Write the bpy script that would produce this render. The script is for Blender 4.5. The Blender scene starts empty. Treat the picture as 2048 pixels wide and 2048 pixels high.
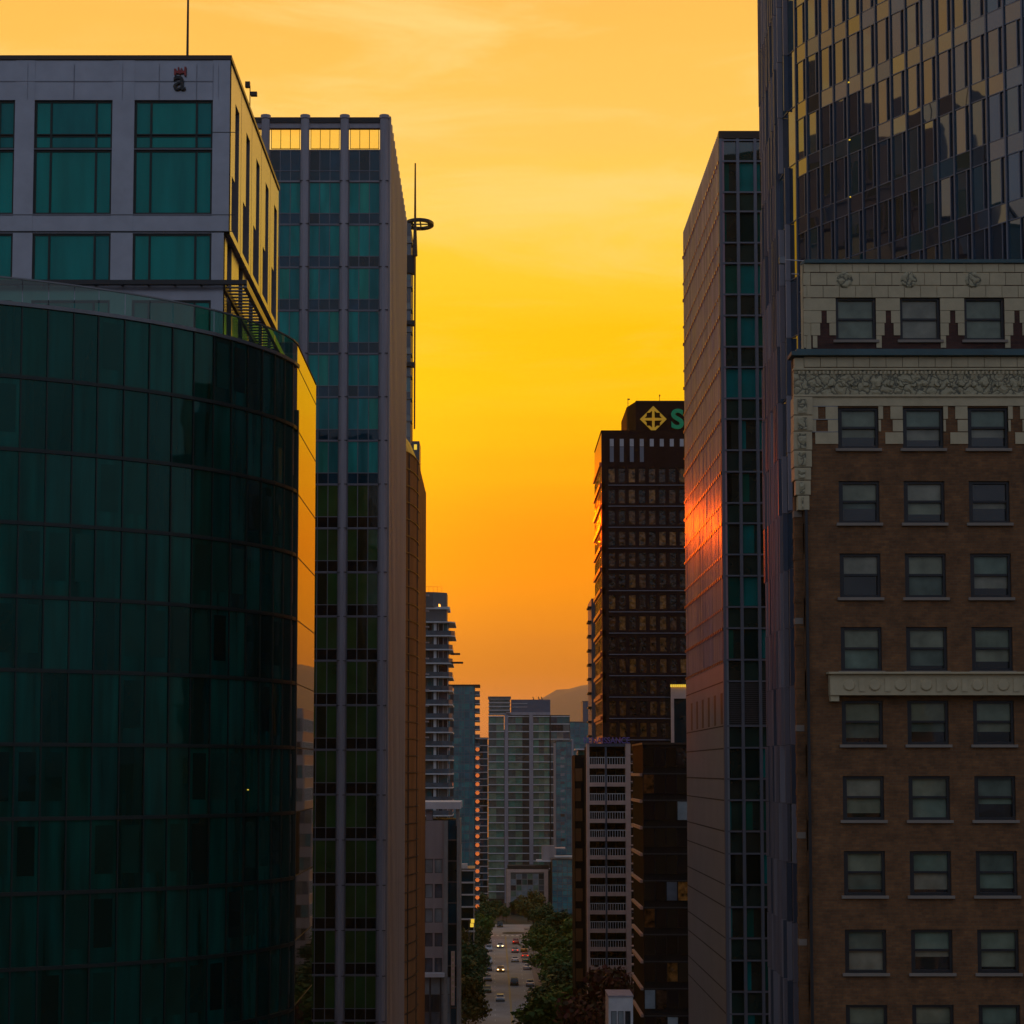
import bpy, math, random
from mathutils import Vector, Matrix
R = random.Random(7)
C = bpy.context.scene.collection
SC = bpy.context.scene
rad = math.radians

# ------------------------------------------------------------------ camera
F, CX, CY, CAMZ = 4000.0, 985.0, 1225.2, 50.0
PITCH = rad(4.5); cp, sp = math.cos(PITCH), math.sin(PITCH)
cam_d = bpy.data.cameras.new('camera'); cam = bpy.data.objects.new('camera', cam_d); C.objects.link(cam)
cam.location = (0, 0, CAMZ); cam.rotation_euler = (math.pi/2 + PITCH, 0, 0)
cam_d.sensor_width = 36; cam_d.lens = F/2048*36
cam_d.shift_x = (1024-CX)/2048; cam_d.shift_y = (CY-1024)/2048
cam_d.clip_start = 1; cam_d.clip_end = 60000
SC.camera = cam

# ------------------------------------------------------------------ light
SUN_AZ = math.atan2(-415, 4000); SUN_EL = math.atan2(490, 4000)
sd = Vector((math.sin(SUN_AZ)*math.cos(SUN_EL), math.cos(SUN_AZ)*math.cos(SUN_EL), math.sin(SUN_EL)))
sun_d = bpy.data.lights.new('sun', 'SUN'); sun = bpy.data.objects.new('sun', sun_d); C.objects.link(sun)
sun_d.energy = 0.17; sun_d.angle = rad(0.6); sun_d.color = (1, .095, .0)
sun.rotation_euler = sd.to_track_quat('Z', 'Y').to_euler()
SC.view_settings.view_transform = 'Standard'; SC.view_settings.look = 'None'
SC.view_settings.exposure = 0; SC.view_settings.gamma = 1
SC.cycles.use_denoising = True
SC.cycles.max_bounces = 8; SC.cycles.glossy_bounces = 4; SC.cycles.diffuse_bounces = 3
SC.cycles.volume_bounces = 1; SC.cycles.sample_clamp_indirect = 6

def lin(r, g=None, b=None):
    if g is None: r, g, b = r
    f = lambda c: (c/255/12.92 if c/255 <= .04045 else ((c/255+.055)/1.055)**2.4)
    return (f(r), f(g), f(b), 1)

W = bpy.data.worlds.new('World'); SC.world = W; W.use_nodes = True
nt = W.node_tree; N = nt.nodes; L = nt.links; N.clear()
def nd(t, **k):
    n = N.new(t)
    for a, b in k.items(): setattr(n, a, b)
    return n
def ramp(node, stops, interp='LINEAR'):
    cr = node.color_ramp; cr.interpolation = interp
    while len(cr.elements) > 1: cr.elements.remove(cr.elements[-1])
    cr.elements[0].position = stops[0][0]; cr.elements[0].color = stops[0][1]
    for p, c in stops[1:]:
        e = cr.elements.new(p); e.color = c
out = nd('ShaderNodeOutputWorld'); bg = nd('ShaderNodeBackground'); tc = nd('ShaderNodeTexCoord')
L.new(bg.outputs[0], out.inputs[0])
sep = nd('ShaderNodeSeparateXYZ'); L.new(tc.outputs['Generated'], sep.inputs[0])
mp = nd('ShaderNodeMapping'); mp.inputs['Scale'].default_value = (2.2, 1.2, 17); mp.inputs['Rotation'].default_value = (0, rad(6), 0)
L.new(tc.outputs['Generated'], mp.inputs[0])
nz = nd('ShaderNodeTexNoise'); nz.inputs['Scale'].default_value = 1.6; nz.inputs['Detail'].default_value = 5; nz.inputs['Roughness'].default_value = .5
L.new(mp.outputs[0], nz.inputs[0])
pert = nd('ShaderNodeMath', operation='MULTIPLY_ADD'); L.new(nz.outputs[0], pert.inputs[0]); pert.inputs[1].default_value = .05
sub = nd('ShaderNodeMath', operation='SUBTRACT'); L.new(sep.outputs[2], sub.inputs[0]); sub.inputs[1].default_value = .025
L.new(sub.outputs[0], pert.inputs[2])
rw = nd('ShaderNodeValToRGB'); L.new(pert.outputs[0], rw.inputs[0])
ramp(rw, [(0, lin(190, 118, 84)), (.025, lin(216, 134, 84)), (.05, lin(218, 130, 52)), (.085, lin(243, 146, 18)), (.11, lin(255, 150, 0)),
          (.145, lin(255, 168, 0)), (.185, lin(255, 196, 0)), (.215, lin(255, 204, 6)), (.245, lin(255, 211, 50)), (.275, lin(255, 215, 92)),
          (.31, lin(255, 207, 104)), (.36, lin(254, 198, 98)), (.5, lin(205, 158, 118)), (.75, lin(112, 112, 140)), (1, lin(84, 92, 130))])
for e_ in rw.color_ramp.elements: e_.color = [c*(1.1 if e_.position < .19 else 1) for c in e_.color[:3]]+[1]; e_.color = [e_.color[0]*1.17, e_.color[1]*1.03, e_.color[2]*.85, 1]
mpc = nd('ShaderNodeMapping'); mpc.inputs['Scale'].default_value = (3.0, 1.5, 15); mpc.inputs['Rotation'].default_value = (0, rad(-9), 0); mpc.inputs['Location'].default_value = (1.7, 0, .4)
L.new(tc.outputs['Generated'], mpc.inputs[0])
nzc = nd('ShaderNodeTexNoise'); nzc.inputs['Scale'].default_value = 2.1; nzc.inputs['Detail'].default_value = 7; nzc.inputs['Roughness'].default_value = .58; nzc.inputs['Distortion'].default_value = .5
L.new(mpc.outputs[0], nzc.inputs[0])
mrc = nd('ShaderNodeMapRange', interpolation_type='SMOOTHSTEP'); L.new(nzc.outputs[0], mrc.inputs[0]); mrc.inputs[1].default_value = .44; mrc.inputs[2].default_value = .72; mrc.inputs[4].default_value = .7
mre = nd('ShaderNodeMapRange', interpolation_type='SMOOTHSTEP'); L.new(sep.outputs[2], mre.inputs[0]); mre.inputs[1].default_value = .16; mre.inputs[2].default_value = .34
mcl = nd('ShaderNodeMath', operation='MULTIPLY'); L.new(mrc.outputs[0], mcl.inputs[0]); L.new(mre.outputs[0], mcl.inputs[1])
cl = nd('ShaderNodeMix', data_type='RGBA'); L.new(mcl.outputs[0], cl.inputs[0]); L.new(rw.outputs[0], cl.inputs[6]); cl.inputs[7].default_value = (1.12, .78, .26, 1)
re_ = nd('ShaderNodeValToRGB'); L.new(pert.outputs[0], re_.inputs[0])
ramp(re_, [(0, lin(66, 70, 80)), (.06, lin(92, 98, 110)), (.2, lin(132, 142, 160)), (.45, lin(148, 160, 182)), (1, lin(112, 124, 146))])
cmb = nd('ShaderNodeCombineXYZ'); L.new(sep.outputs[0], cmb.inputs[0]); L.new(sep.outputs[1], cmb.inputs[1])
nrm = nd('ShaderNodeVectorMath', operation='NORMALIZE'); L.new(cmb.outputs[0], nrm.inputs[0])
sp2 = nd('ShaderNodeSeparateXYZ'); L.new(nrm.outputs[0], sp2.inputs[0])
mr = nd('ShaderNodeMapRange', interpolation_type='SMOOTHSTEP'); L.new(sp2.outputs[1], mr.inputs[0])
mr.inputs[1].default_value = .05; mr.inputs[2].default_value = .55
mix = nd('ShaderNodeMix', data_type='RGBA'); L.new(mr.outputs[0], mix.inputs[0]); L.new(re_.outputs[0], mix.inputs[6]); L.new(cl.outputs[2], mix.inputs[7])
# soft glow around the hidden sun
dt = nd('ShaderNodeVectorMath', operation='DOT_PRODUCT'); L.new(tc.outputs['Generated'], dt.inputs[0]); dt.inputs[1].default_value = sd
pw = nd('ShaderNodeMath', operation='POWER'); L.new(dt.outputs['Value'], pw.inputs[0]); pw.inputs[1].default_value = 260
mx = nd('ShaderNodeMath', operation='MAXIMUM'); L.new(pw.outputs[0], mx.inputs[0]); mx.inputs[1].default_value = 0
gl = nd('ShaderNodeMix', data_type='RGBA', blend_type='ADD'); L.new(mx.outputs[0], gl.inputs[0]); L.new(mix.outputs[2], gl.inputs[6]); gl.inputs[7].default_value = (.5, .22, .0, 1)
# physical dusk sky, a small share
sky = nd('ShaderNodeTexSky', sky_type='NISHITA'); sky.sun_disc = False; sky.sun_elevation = SUN_EL; sky.sun_rotation = SUN_AZ
sky.dust_density = 3
ad = nd('ShaderNodeMix', data_type='RGBA', blend_type='ADD'); ad.inputs[0].default_value = .0006
L.new(gl.outputs[2], ad.inputs[6]); L.new(sky.outputs[0], ad.inputs[7])
L.new(ad.outputs[2], bg.inputs[0]); bg.inputs[1].default_value = 1.0

# ------------------------------------------------------------------ picture measurements -> metres
def _t(y, Y): return Y/(F*cp - (CY-y)*sp)
def zy(y, Y): return CAMZ + _t(y, Y)*(F*sp + (CY-y)*cp)
def xx(x, Y, y=1540): return _t(y, Y)*(x-CX)
def yd(x, X, y=1540): return X/(x-CX)*(F*cp - (CY-y)*sp)
def project(p):
    x, y, z = p; z -= CAMZ
    d = y*cp + z*sp
    if d <= 0: return None
    return (CX + F*x/d, CY - F*(-y*sp + z*cp)/d, d)

# ------------------------------------------------------------------ materials
def mat(name, col, rough=.7, metal=0, ior=1.5, var=.15, scale=.6, bump=0, bscale=8, emit=None, coat=0, stretch=(1, 1, 1)):
    m = bpy.data.materials.new(name); m.use_nodes = True
    n = m.node_tree.nodes; l = m.node_tree.links; b = n['Principled BSDF']
    b.inputs['Roughness'].default_value = rough; b.inputs['Metallic'].default_value = metal; b.inputs['IOR'].default_value = ior
    b.inputs['Coat Weight'].default_value = coat
    if ior <= 1.3: b.inputs['Specular IOR Level'].default_value = .03
    g = n.new('ShaderNodeNewGeometry'); mpp = n.new('ShaderNodeMapping'); mpp.inputs['Scale'].default_value = stretch
    l.new(g.outputs['Position'], mpp.inputs[0])
    z = n.new('ShaderNodeTexNoise'); z.inputs['Scale'].default_value = scale; z.inputs['Detail'].default_value = 5; z.inputs['Roughness'].default_value = .6
    l.new(mpp.outputs[0], z.inputs[0])
    mr = n.new('ShaderNodeMapRange'); mr.inputs[1].default_value = .25; mr.inputs[2].default_value = .75
    mr.inputs[3].default_value = 1-var; mr.inputs[4].default_value = 1+var; l.new(z.outputs[0], mr.inputs[0])
    v = n.new('ShaderNodeVectorMath'); v.operation = 'SCALE'; v.inputs[0].default_value = col[:3]; l.new(mr.outputs[0], v.inputs['Scale'])
    l.new(v.outputs[0], b.inputs['Base Color'])
    if bump:
        z2 = n.new('ShaderNodeTexNoise'); z2.inputs['Scale'].default_value = bscale; l.new(mpp.outputs[0], z2.inputs[0])
        bu = n.new('ShaderNodeBump'); bu.inputs['Strength'].default_value = bump; bu.inputs['Distance'].default_value = .1
        l.new(z2.outputs[0], bu.inputs['Height']); l.new(bu.outputs[0], b.inputs['Normal'])
    if emit:
        b.inputs['Emission Color'].default_value = (*emit[:3], 1); b.inputs['Emission Strength'].default_value = emit[3]
    return m

def glass(name, cols, rough=.03, ior=1.6, wob=.02, wscale=.35, metal=0, spec=(1, 1, 1), cs=.5, lo=.75, hi=1.25, st=(1, 1, 1), tilt=.006):
    """tinted window glass: each pane takes one of the colours, and its surface is very slightly wavy"""
    m = bpy.data.materials.new(name); m.use_nodes = True
    n = m.node_tree.nodes; l = m.node_tree.links; b = n['Principled BSDF']
    g = n.new('ShaderNodeNewGeometry'); cr = n.new('ShaderNodeValToRGB'); oi = n.new('ShaderNodeObjectInfo'); ma = n.new('ShaderNodeMath'); ma.operation = 'MULTIPLY_ADD'; l.new(oi.outputs['Random'], ma.inputs[0]); ma.inputs[1].default_value = 7.31
    l.new(g.outputs['Random Per Island'], ma.inputs[2]); fc = n.new('ShaderNodeMath'); fc.operation = 'FRACT'; l.new(ma.outputs[0], fc.inputs[0]); l.new(fc.outputs[0], cr.inputs[0])
    ramp(cr, [(i/len(cols), (*c, 1)) for i, c in enumerate(cols)], 'CONSTANT')
    z0 = n.new('ShaderNodeTexNoise'); z0.inputs['Scale'].default_value = cs; z0.inputs['Detail'].default_value = 4; mq = n.new('ShaderNodeMapping'); mq.inputs['Scale'].default_value = st; l.new(g.outputs['Position'], mq.inputs[0]); l.new(mq.outputs[0], z0.inputs[0])
    mr = n.new('ShaderNodeMapRange'); mr.inputs[1].default_value = .3; mr.inputs[2].default_value = .7; mr.inputs[3].default_value = lo; mr.inputs[4].default_value = hi
    l.new(z0.outputs[0], mr.inputs[0])
    v = n.new('ShaderNodeVectorMath'); v.operation = 'SCALE'; l.new(cr.outputs[0], v.inputs[0]); l.new(mr.outputs[0], v.inputs['Scale'])
    l.new(v.outputs[0], b.inputs['Base Color'])
    b.inputs['Roughness'].default_value = rough; b.inputs['IOR'].default_value = ior; b.inputs['Metallic'].default_value = metal
    b.inputs['Specular Tint'].default_value = (*spec, 1)
    z = n.new('ShaderNodeTexNoise'); z.inputs['Scale'].default_value = wscale; z.inputs['Detail'].default_value = 2; l.new(g.outputs['Position'], z.inputs[0])
    bu = n.new('ShaderNodeBump'); bu.inputs['Strength'].default_value = wob*3; bu.inputs['Distance'].default_value = .3
    wn = n.new('ShaderNodeTexWhiteNoise'); wn.noise_dimensions = '1D'; l.new(ma.outputs[0], wn.inputs['W'])      # panes sit a little out of true
    v1 = n.new('ShaderNodeVectorMath'); v1.operation = 'SUBTRACT'; l.new(wn.outputs['Color'], v1.inputs[0]); v1.inputs[1].default_value = (.5, .5, .5)
    v2 = n.new('ShaderNodeVectorMath'); v2.operation = 'SCALE'; l.new(v1.outputs[0], v2.inputs[0]); v2.inputs['Scale'].default_value = tilt
    v3 = n.new('ShaderNodeVectorMath'); v3.operation = 'ADD'; l.new(g.outputs['Normal'], v3.inputs[0]); l.new(v2.outputs[0], v3.inputs[1])
    v4 = n.new('ShaderNodeVectorMath'); v4.operation = 'NORMALIZE'; l.new(v3.outputs[0], v4.inputs[0]); l.new(v4.outputs[0], bu.inputs['Normal'])
    l.new(z.outputs[0], bu.inputs['Height']); l.new(bu.outputs[0], b.inputs['Normal'])
    return m

def clear(name, tint=(.8, .95, .9)):
    m = bpy.data.materials.new(name); m.use_nodes = True
    n = m.node_tree.nodes; l = m.node_tree.links; n.remove(n['Principled BSDF'])
    t = n.new('ShaderNodeBsdfTransparent'); t.inputs[0].default_value = (*tint, 1)
    g = n.new('ShaderNodeBsdfGlossy'); g.inputs['Roughness'].default_value = .02
    fr = n.new('ShaderNodeFresnel'); fr.inputs[0].default_value = 1.9
    mxs = n.new('ShaderNodeMixShader'); l.new(fr.outputs[0], mxs.inputs[0]); l.new(t.outputs[0], mxs.inputs[1]); l.new(g.outputs[0], mxs.inputs[2])
    l.new(mxs.outputs[0], n['Material Output'].inputs[0])
    return m

def brick(name, c1, c2, mortar, sx=1.0):
    m = mat(name, c1, .85, var=.2)
    n = m.node_tree.nodes; l = m.node_tree.links; b = n['Principled BSDF']
    g = n.new('ShaderNodeNewGeometry'); s = n.new('ShaderNodeSeparateXYZ'); l.new(g.outputs['Position'], s.inputs[0])
    a = n.new('ShaderNodeMath'); a.operation = 'ADD'; l.new(s.outputs[0], a.inputs[0]); l.new(s.outputs[1], a.inputs[1])
    cm = n.new('ShaderNodeCombineXYZ'); l.new(a.outputs[0], cm.inputs[0]); l.new(s.outputs[2], cm.inputs[1])
    br = n.new('ShaderNodeTexBrick'); l.new(cm.outputs[0], br.inputs[0])
    br.inputs['Scale'].default_value = 1; br.inputs['Brick Width'].default_value = .34*sx; br.inputs['Row Height'].default_value = .12*sx
    br.inputs['Mortar Size'].default_value = .012; br.inputs['Color1'].default_value = (*c1, 1); br.inputs['Color2'].default_value = (*c2, 1); br.inputs['Mortar'].default_value = (*mortar, 1)
    z = n.new('ShaderNodeTexNoise'); z.inputs['Scale'].default_value = 1.1; z.inputs['Detail'].default_value = 7; z.inputs['Roughness'].default_value = .75; l.new(g.outputs['Position'], z.inputs[0])
    mr = n.new('ShaderNodeMapRange'); mr.inputs[1].default_value = .3; mr.inputs[2].default_value = .7; mr.inputs[3].default_value = .55; mr.inputs[4].default_value = 1.5; l.new(z.outputs[0], mr.inputs[0])
    v = n.new('ShaderNodeVectorMath'); v.operation = 'SCALE'; l.new(br.outputs[0], v.inputs[0]); l.new(mr.outputs[0], v.inputs['Scale'])
    l.new(v.outputs[0], b.inputs['Base Color'])
    bu = n.new('ShaderNodeBump'); bu.inputs['Strength'].default_value = .4; bu.inputs['Distance'].default_value = .02
    l.new(br.outputs['Fac'], bu.inputs['Height']); bu.invert = True; l.new(bu.outputs[0], b.inputs['Normal'])
    return m

M = dict(
    panel=mat('pale_metal_panel', (.25, .25, .29), .24, .4, 2.0, var=.14, scale=.8),
    panel_dark=mat('dark_joint', (.03, .03, .035), .6),
    lilac=mat('grey_precast', (.33, .31, .35), .6, var=.22, scale=1.1, stretch=(1, 1, .1)),
    lilac2=mat('warm_grey_precast', (.36, .30, .29), .5, var=.2, scale=.5, stretch=(1, 1, .1)),
    concrete=mat('concrete', (.30, .29, .27), .8, var=.2, bump=.1),
    white_con=mat('pale_concrete', (.68, .67, .68), .75, var=.15),
    dark=mat('dark_metal', (.03, .03, .034), .45, .3, var=.2),
    steel=mat('grey_steel', (.16, .16, .17), .35, .6),
    bronze=mat('bronze_cladding', (.24, .11, .05), .6, .0, 1.3, var=.3, scale=.3, stretch=(1, 1, .3)),
    bronze_dark=mat('dark_bronze', (.05, .03, .022), .4, .3),
    sunset_red=mat('sunset_red_cladding', (.50, .09, .03), .3, .4, 1.8, var=.15),
    fin_grey=mat('warm_grey_fin', (.25, .22, .25), .55, var=.2, scale=1, stretch=(1, 1, .2)),
    sill=mat('brown_stone_sill', (.26, .21, .17), .8),
    maroon=mat('maroon_cladding', (.034, .017, .019), .6, .0, 1.3, var=.25),
    black=mat('black_cladding', (.018, .017, .02), .6, .0, 1.3, var=.25),
    ledge=mat('pale_ledge', (.5, .47, .48), .6),
    beige=mat('beige_concrete', (.68, .47, .39), .85, var=.15),
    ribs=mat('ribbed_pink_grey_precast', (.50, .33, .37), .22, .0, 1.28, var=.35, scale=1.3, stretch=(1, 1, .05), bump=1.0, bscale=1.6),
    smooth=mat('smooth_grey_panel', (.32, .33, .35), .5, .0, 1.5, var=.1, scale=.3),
    mull=mat('grey_mullion', (.20, .20, .235), .5, .2, var=.08),
    mull_dark=mat('dark_mullion', (.012, .02, .02), .4, .3, var=.1),
    blue_mull=mat('blue_grey_mullion', (.12, .15, .21), .4, .4, var=.1),
    cream=mat('cream_terracotta', (.53, .43, .26), .6, var=.14, scale=1.4, bump=.08),
    copper=mat('blue_green_copper', (.05, .10, .11), .6, var=.3),
    roof=mat('roof_gravel', (.12, .11, .11), .95, bump=.2),
    asphalt=mat('asphalt', (.29, .285, .285), .8, var=.25, scale=.12, bump=.1),
    paving=mat('paving', (.20, .19, .18), .9, var=.15),
    soil=mat('ground', (.035, .04, .028), .95, var=.3, scale=.02),
    hillm=mat('hazed_hill_forest', (.50, .29, .22), .95, var=.1, scale=.002),  # pale warm base colour carries part of the distance haze
    waterm=mat('sea_water', (.03, .045, .06), .08, bump=.2, bscale=.2),
    yellow=mat('yellow_paint', (.42, .28, .03), .7),
    white=mat('white_paint', (.6, .6, .6), .6),
    bark=mat('bark', (.06, .045, .035), .9, bump=.4),
    blind=mat('pale_blind', (.50, .55, .50), .7, var=.08),
    lit=mat('lit_window', (.8, .5, .2), .5, emit=(1, .38, .06, 3.0)),
    soft_glow=mat('soft_orange_glow', (.8, .4, .2), .5, emit=(1, .22, .04, .55)),
    yellow_glow=mat('yellow_glow_surface', (.6, .5, .1), .5, emit=(1, .62, .05, .8)),
    sign_yellow=mat('yellow_sign', (.75, .42, .03), .5, emit=(.8, .42, .02, .18)),
    sign_green=mat('green_sign', (.0, .28, .12), .5, emit=(0, .25, .09, .1)),
    sign_red=mat('red_sign', (.3, .03, .03), .5),
    sign_black=mat('black_sign', (.006, .006, .008), .5),
    sign_purple=mat('purple_sign', (.16, .13, .42), .5),
    g_a=glass('teal_office_glass', [(.0, .19, .17), (.002, .15, .15), (.0, .22, .19)], ior=1.5, spec=(.4, 1, .95), cs=1.2, lo=.75, hi=1.2, st=(1, 1, .15)),
    g_b=glass('dark_green_curved_glass', [(.0, .055, .042), (.0, .042, .036), (.002, .062, .05), (.001, .022, .02), (.0, .048, .042), (.0, .055, .045)], ior=1.5, spec=(.35, 1, .85), cs=2.2, lo=.3, hi=1.2, st=(1, 1, .08), tilt=.05, wob=.012),
    g_room=glass('dark_room_glass', [(.002, .026, .021), (.002, .018, .015), (.003, .034, .027), (.002, .010, .010)], ior=1.5, spec=(.35, 1, .85)),
    g_flat=glass('mirror_street_glass', [(.012, .02, .018)], rough=.015, ior=4.2, wob=.004, wscale=.15, spec=(1, .92, .8)),
    g_t=glass('teal_curtain_glass', [(.02, .30, .27), (.015, .25, .24), (.03, .29, .22), (.02, .2, .21)], ior=1.45, spec=(.4, 1, .95), cs=1.5, lo=.7, hi=1.25, st=(1, 1, .15)),
    g_navy=glass('navy_glass', [(.0, .05, .085), (.0, .035, .06), (.0, .055, .1), (.002, .02, .03)], ior=1.5),
    g_green=glass('green_curtain_glass', [(.03, .10, .03), (.04, .10, .028), (.025, .085, .03), (.035, .09, .03), (.01, .02, .012)], ior=1.9),
    g_c=glass('teal_curtained_glass', [(.0, .21, .20), (.0, .03, .03), (.008, .13, .09), (.0, .012, .014), (.0, .10, .08), (.0, .22, .22)], ior=1.7),
    g_cs=glass('dark_spandrel_glass', [(.022, .05, .045), (.035, .045, .038), (.018, .06, .05)], ior=1.9),
    g_d=glass('blue_mirror_glass', [(.008, .03, .055), (.006, .05, .07), (.008, .02, .035)], rough=.02, tilt=.09, ior=2.15, wob=.012, wscale=.3, spec=(.9, .95, 1)),
    g_ds=glass('slot_glass', [(.0, .008, .02), (.0, .012, .03)], ior=1.8),
    g_s=glass('amber_reflection_glass', [(.14, .05, .015), (.05, .022, .014), (.34, .14, .03), (.18, .07, .02), (.06, .03, .02), (.24, .10, .025), (.03, .018, .018)], ior=1.5, wob=.10, wscale=1.2, cs=1.3, lo=.0, hi=1.5),  # blotchy amber panes: orange reflections put into the base colour
    g_far=glass('far_green_glass', [(.10, .22, .17), (.15, .24, .17), (.07, .15, .13), (.20, .29, .21), (.10, .25, .19), (.10, .12, .12)], ior=1.7),
    g_blue=glass('far_blue_glass', [(.03, .21, .26), (.04, .24, .28), (.03, .15, .21), (.04, .18, .24), (.04, .26, .28)], ior=1.8),
    g_res=glass('residential_glass', [(.08, .10, .13), (.15, .17, .17), (.06, .17, .19), (.03, .035, .05), (.2, .2, .18)], ior=1.8),
    g_rail=glass('balcony_glass', [(.10, .13, .16)], rough=.05, ior=1.6, wob=0),
    g_blk=glass('black_glass', [(.006, .007, .012), (.010, .010, .012), (.012, .013, .014), (.005, .007, .014), (.008, .008, .010)], ior=1.7),
    g_grey=glass('pale_grey_glass', [(.24, .29, .32), (.28, .33, .35), (.10, .12, .15), (.03, .04, .05)], ior=1.6),
    g_sash=glass('sash_glass', [(.17, .20, .14), (.21, .22, .15), (.11, .14, .11), (.15, .20, .15), (.24, .23, .17)], ior=1.5, cs=1.2, lo=.7, hi=1.25),
    g_sashd=glass('dark_sash_glass', [(.012, .014, .016), (.02, .02, .024)], ior=1.7),
    clear=clear('clear_parapet_glass', (.18, .55, .38)), clear2=clear('amber_crown_glass', (1, .88, .30)),
    brick=brick('brown_brick', (.21, .088, .030), (.14, .058, .022), (.12, .08, .045)),
    brick_red=brick('dark_red_brick', (.085, .03, .022), (.06, .022, .018), (.05, .03, .025)),
)
# carved ornament: relief from a warped voronoi
def ornament():
    m = mat('carved_terracotta', (.45, .40, .28), .65, var=.15, scale=2)
    n = m.node_tree.nodes; l = m.node_tree.links; b = n['Principled BSDF']
    g = n.new('ShaderNodeNewGeometry'); z = n.new('ShaderNodeTexNoise'); z.inputs['Scale'].default_value = 2.5; l.new(g.outputs['Position'], z.inputs[0])
    mxn = n.new('ShaderNodeMix'); mxn.data_type = 'RGBA'; mxn.inputs[0].default_value = .35; l.new(g.outputs['Position'], mxn.inputs[6]); l.new(z.outputs[1], mxn.inputs[7])
    v = n.new('ShaderNodeTexVoronoi'); v.feature = 'DISTANCE_TO_EDGE'; v.inputs['Scale'].default_value = 3.6; l.new(mxn.outputs[2], v.inputs[0])
    cr = n.new('ShaderNodeValToRGB'); l.new(v.outputs[0], cr.inputs[0]); ramp(cr, [(0, (.08, .08, .055, 1)), (.09, (.42, .36, .22, 1)), (1, (.5, .43, .27, 1))])
    l.new(cr.outputs[0], b.inputs['Base Color'])
    bu = n.new('ShaderNodeBump'); bu.inputs['Distance'].default_value = .15; l.new(v.outputs[0], bu.inputs['Height']); l.new(bu.outputs[0], b.inputs['Normal'])
    return m
M['orn'] = ornament()

# ------------------------------------------------------------------ mesh helpers
class Fr:
    """a wall's own frame: u runs along it, d outward, z up"""
    def __init__(s, o, u, n): s.o = Vector((o[0], o[1])); s.u = Vector(u).normalized(); s.n = Vector(n).normalized()
    def __call__(s, u, d, z):
        p = s.o + s.u*u + s.n*d
        return (p.x, p.y, z)
def FRONT(Y): return Fr((0, Y), (1, 0), (0, -1))
def EAST(X): return Fr((X, 0), (0, 1), (1, 0))       # face looking to +X, u = Y
def WEST(X): return Fr((X, 0), (0, 1), (-1, 0))      # face looking to -X, u = Y

class MB:
    def __init__(s): s.v = []; s.f = []; s.m = []; s.mats = []
    def mi(s, m):
        if isinstance(m, str): m = M[m]
        if m not in s.mats: s.mats.append(m)
        return s.mats.index(m)
    def face(s, pts, m):
        i = len(s.v); s.v += [tuple(p) for p in pts]; s.f.append(tuple(range(i, i+len(pts)))); s.m.append(s.mi(m))
    def box(s, fr, u0, u1, z0, z1, d0, d1, m):
        i = len(s.v); k = s.mi(m)
        s.v += [fr(u, d, z) for z in (z0, z1) for u, d in ((u0, d0), (u1, d0), (u1, d1), (u0, d1))]
        s.f += [(i, i+1, i+2, i+3), (i+4, i+7, i+6, i+5), (i, i+4, i+5, i+1), (i+1, i+5, i+6, i+2), (i+2, i+6, i+7, i+3), (i+3, i+7, i+4, i)]
        s.m += [k]*6
        return s
    def prism(s, poly, z0, z1, m, cap=None):
        i = len(s.v); n = len(poly); k = s.mi(m); kc = s.mi(cap) if cap else k
        s.v += [(p[0], p[1], z0) for p in poly] + [(p[0], p[1], z1) for p in poly]
        for j in range(n):
            a, b = j, (j+1) % n; s.f.append((i+a, i+b, i+n+b, i+n+a)); s.m.append(k)
        s.f.append(tuple(range(i+n, i+2*n))); s.m.append(kc); s.f.append(tuple(reversed(range(i, i+n)))); s.m.append(k)
        return s
    def tube(s, a, b, r0, r1, m, n=8):
        a, b = Vector(a), Vector(b); w = (b-a).normalized(); t = Vector((0, 0, 1)) if abs(w.z) < .9 else Vector((1, 0, 0))
        p = w.cross(t).normalized(); q = w.cross(p); i = len(s.v); k = s.mi(m)
        for c, r in ((a, r0), (b, r1)):
            for j in range(n):
                t = 2*math.pi*j/n; s.v.append(tuple(c + p*(r*math.cos(t)) + q*(r*math.sin(t))))
        for j in range(n):
            s.f.append((i+j, i+(j+1) % n, i+n+(j+1) % n, i+n+j)); s.m.append(k)
        s.f.append(tuple(range(i, i+n))); s.m.append(k); s.f.append(tuple(range(i+n, i+2*n))); s.m.append(k)
        return s
    def add(s, o):
        i = len(s.v); mm = [s.mi(m) for m in o.mats]
        s.v += o.v; s.f += [tuple(a+i for a in f) for f in o.f]; s.m += [mm[a] for a in o.m]
    def build(s, name, parent=None, off=(0, 0, 0), kind=None, label=None, smooth=False):
        if not s.v: return None
        me = bpy.data.meshes.new(name); ox, oy, oz = off
        me.from_pydata([(x-ox, y-oy, z-oz) for x, y, z in s.v], [], s.f)
        for m in s.mats: me.materials.append(m)
        me.polygons.foreach_set('material_index', s.m)
        if smooth: me.polygons.foreach_set('use_smooth', [True]*len(s.f))
        me.update()
        o = bpy.data.objects.new(name, me); C.objects.link(o)
        if parent: o.parent = parent
        else: o.location = off
        if kind: o['kind'] = kind
        if label: o['label'] = label
        return o

def tag(o, label, cat, group=None, kind=None):
    if label: o['label'] = label
    if cat: o['category'] = cat
    if group: o['group'] = group
    if kind: o['kind'] = kind
    return o

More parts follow.
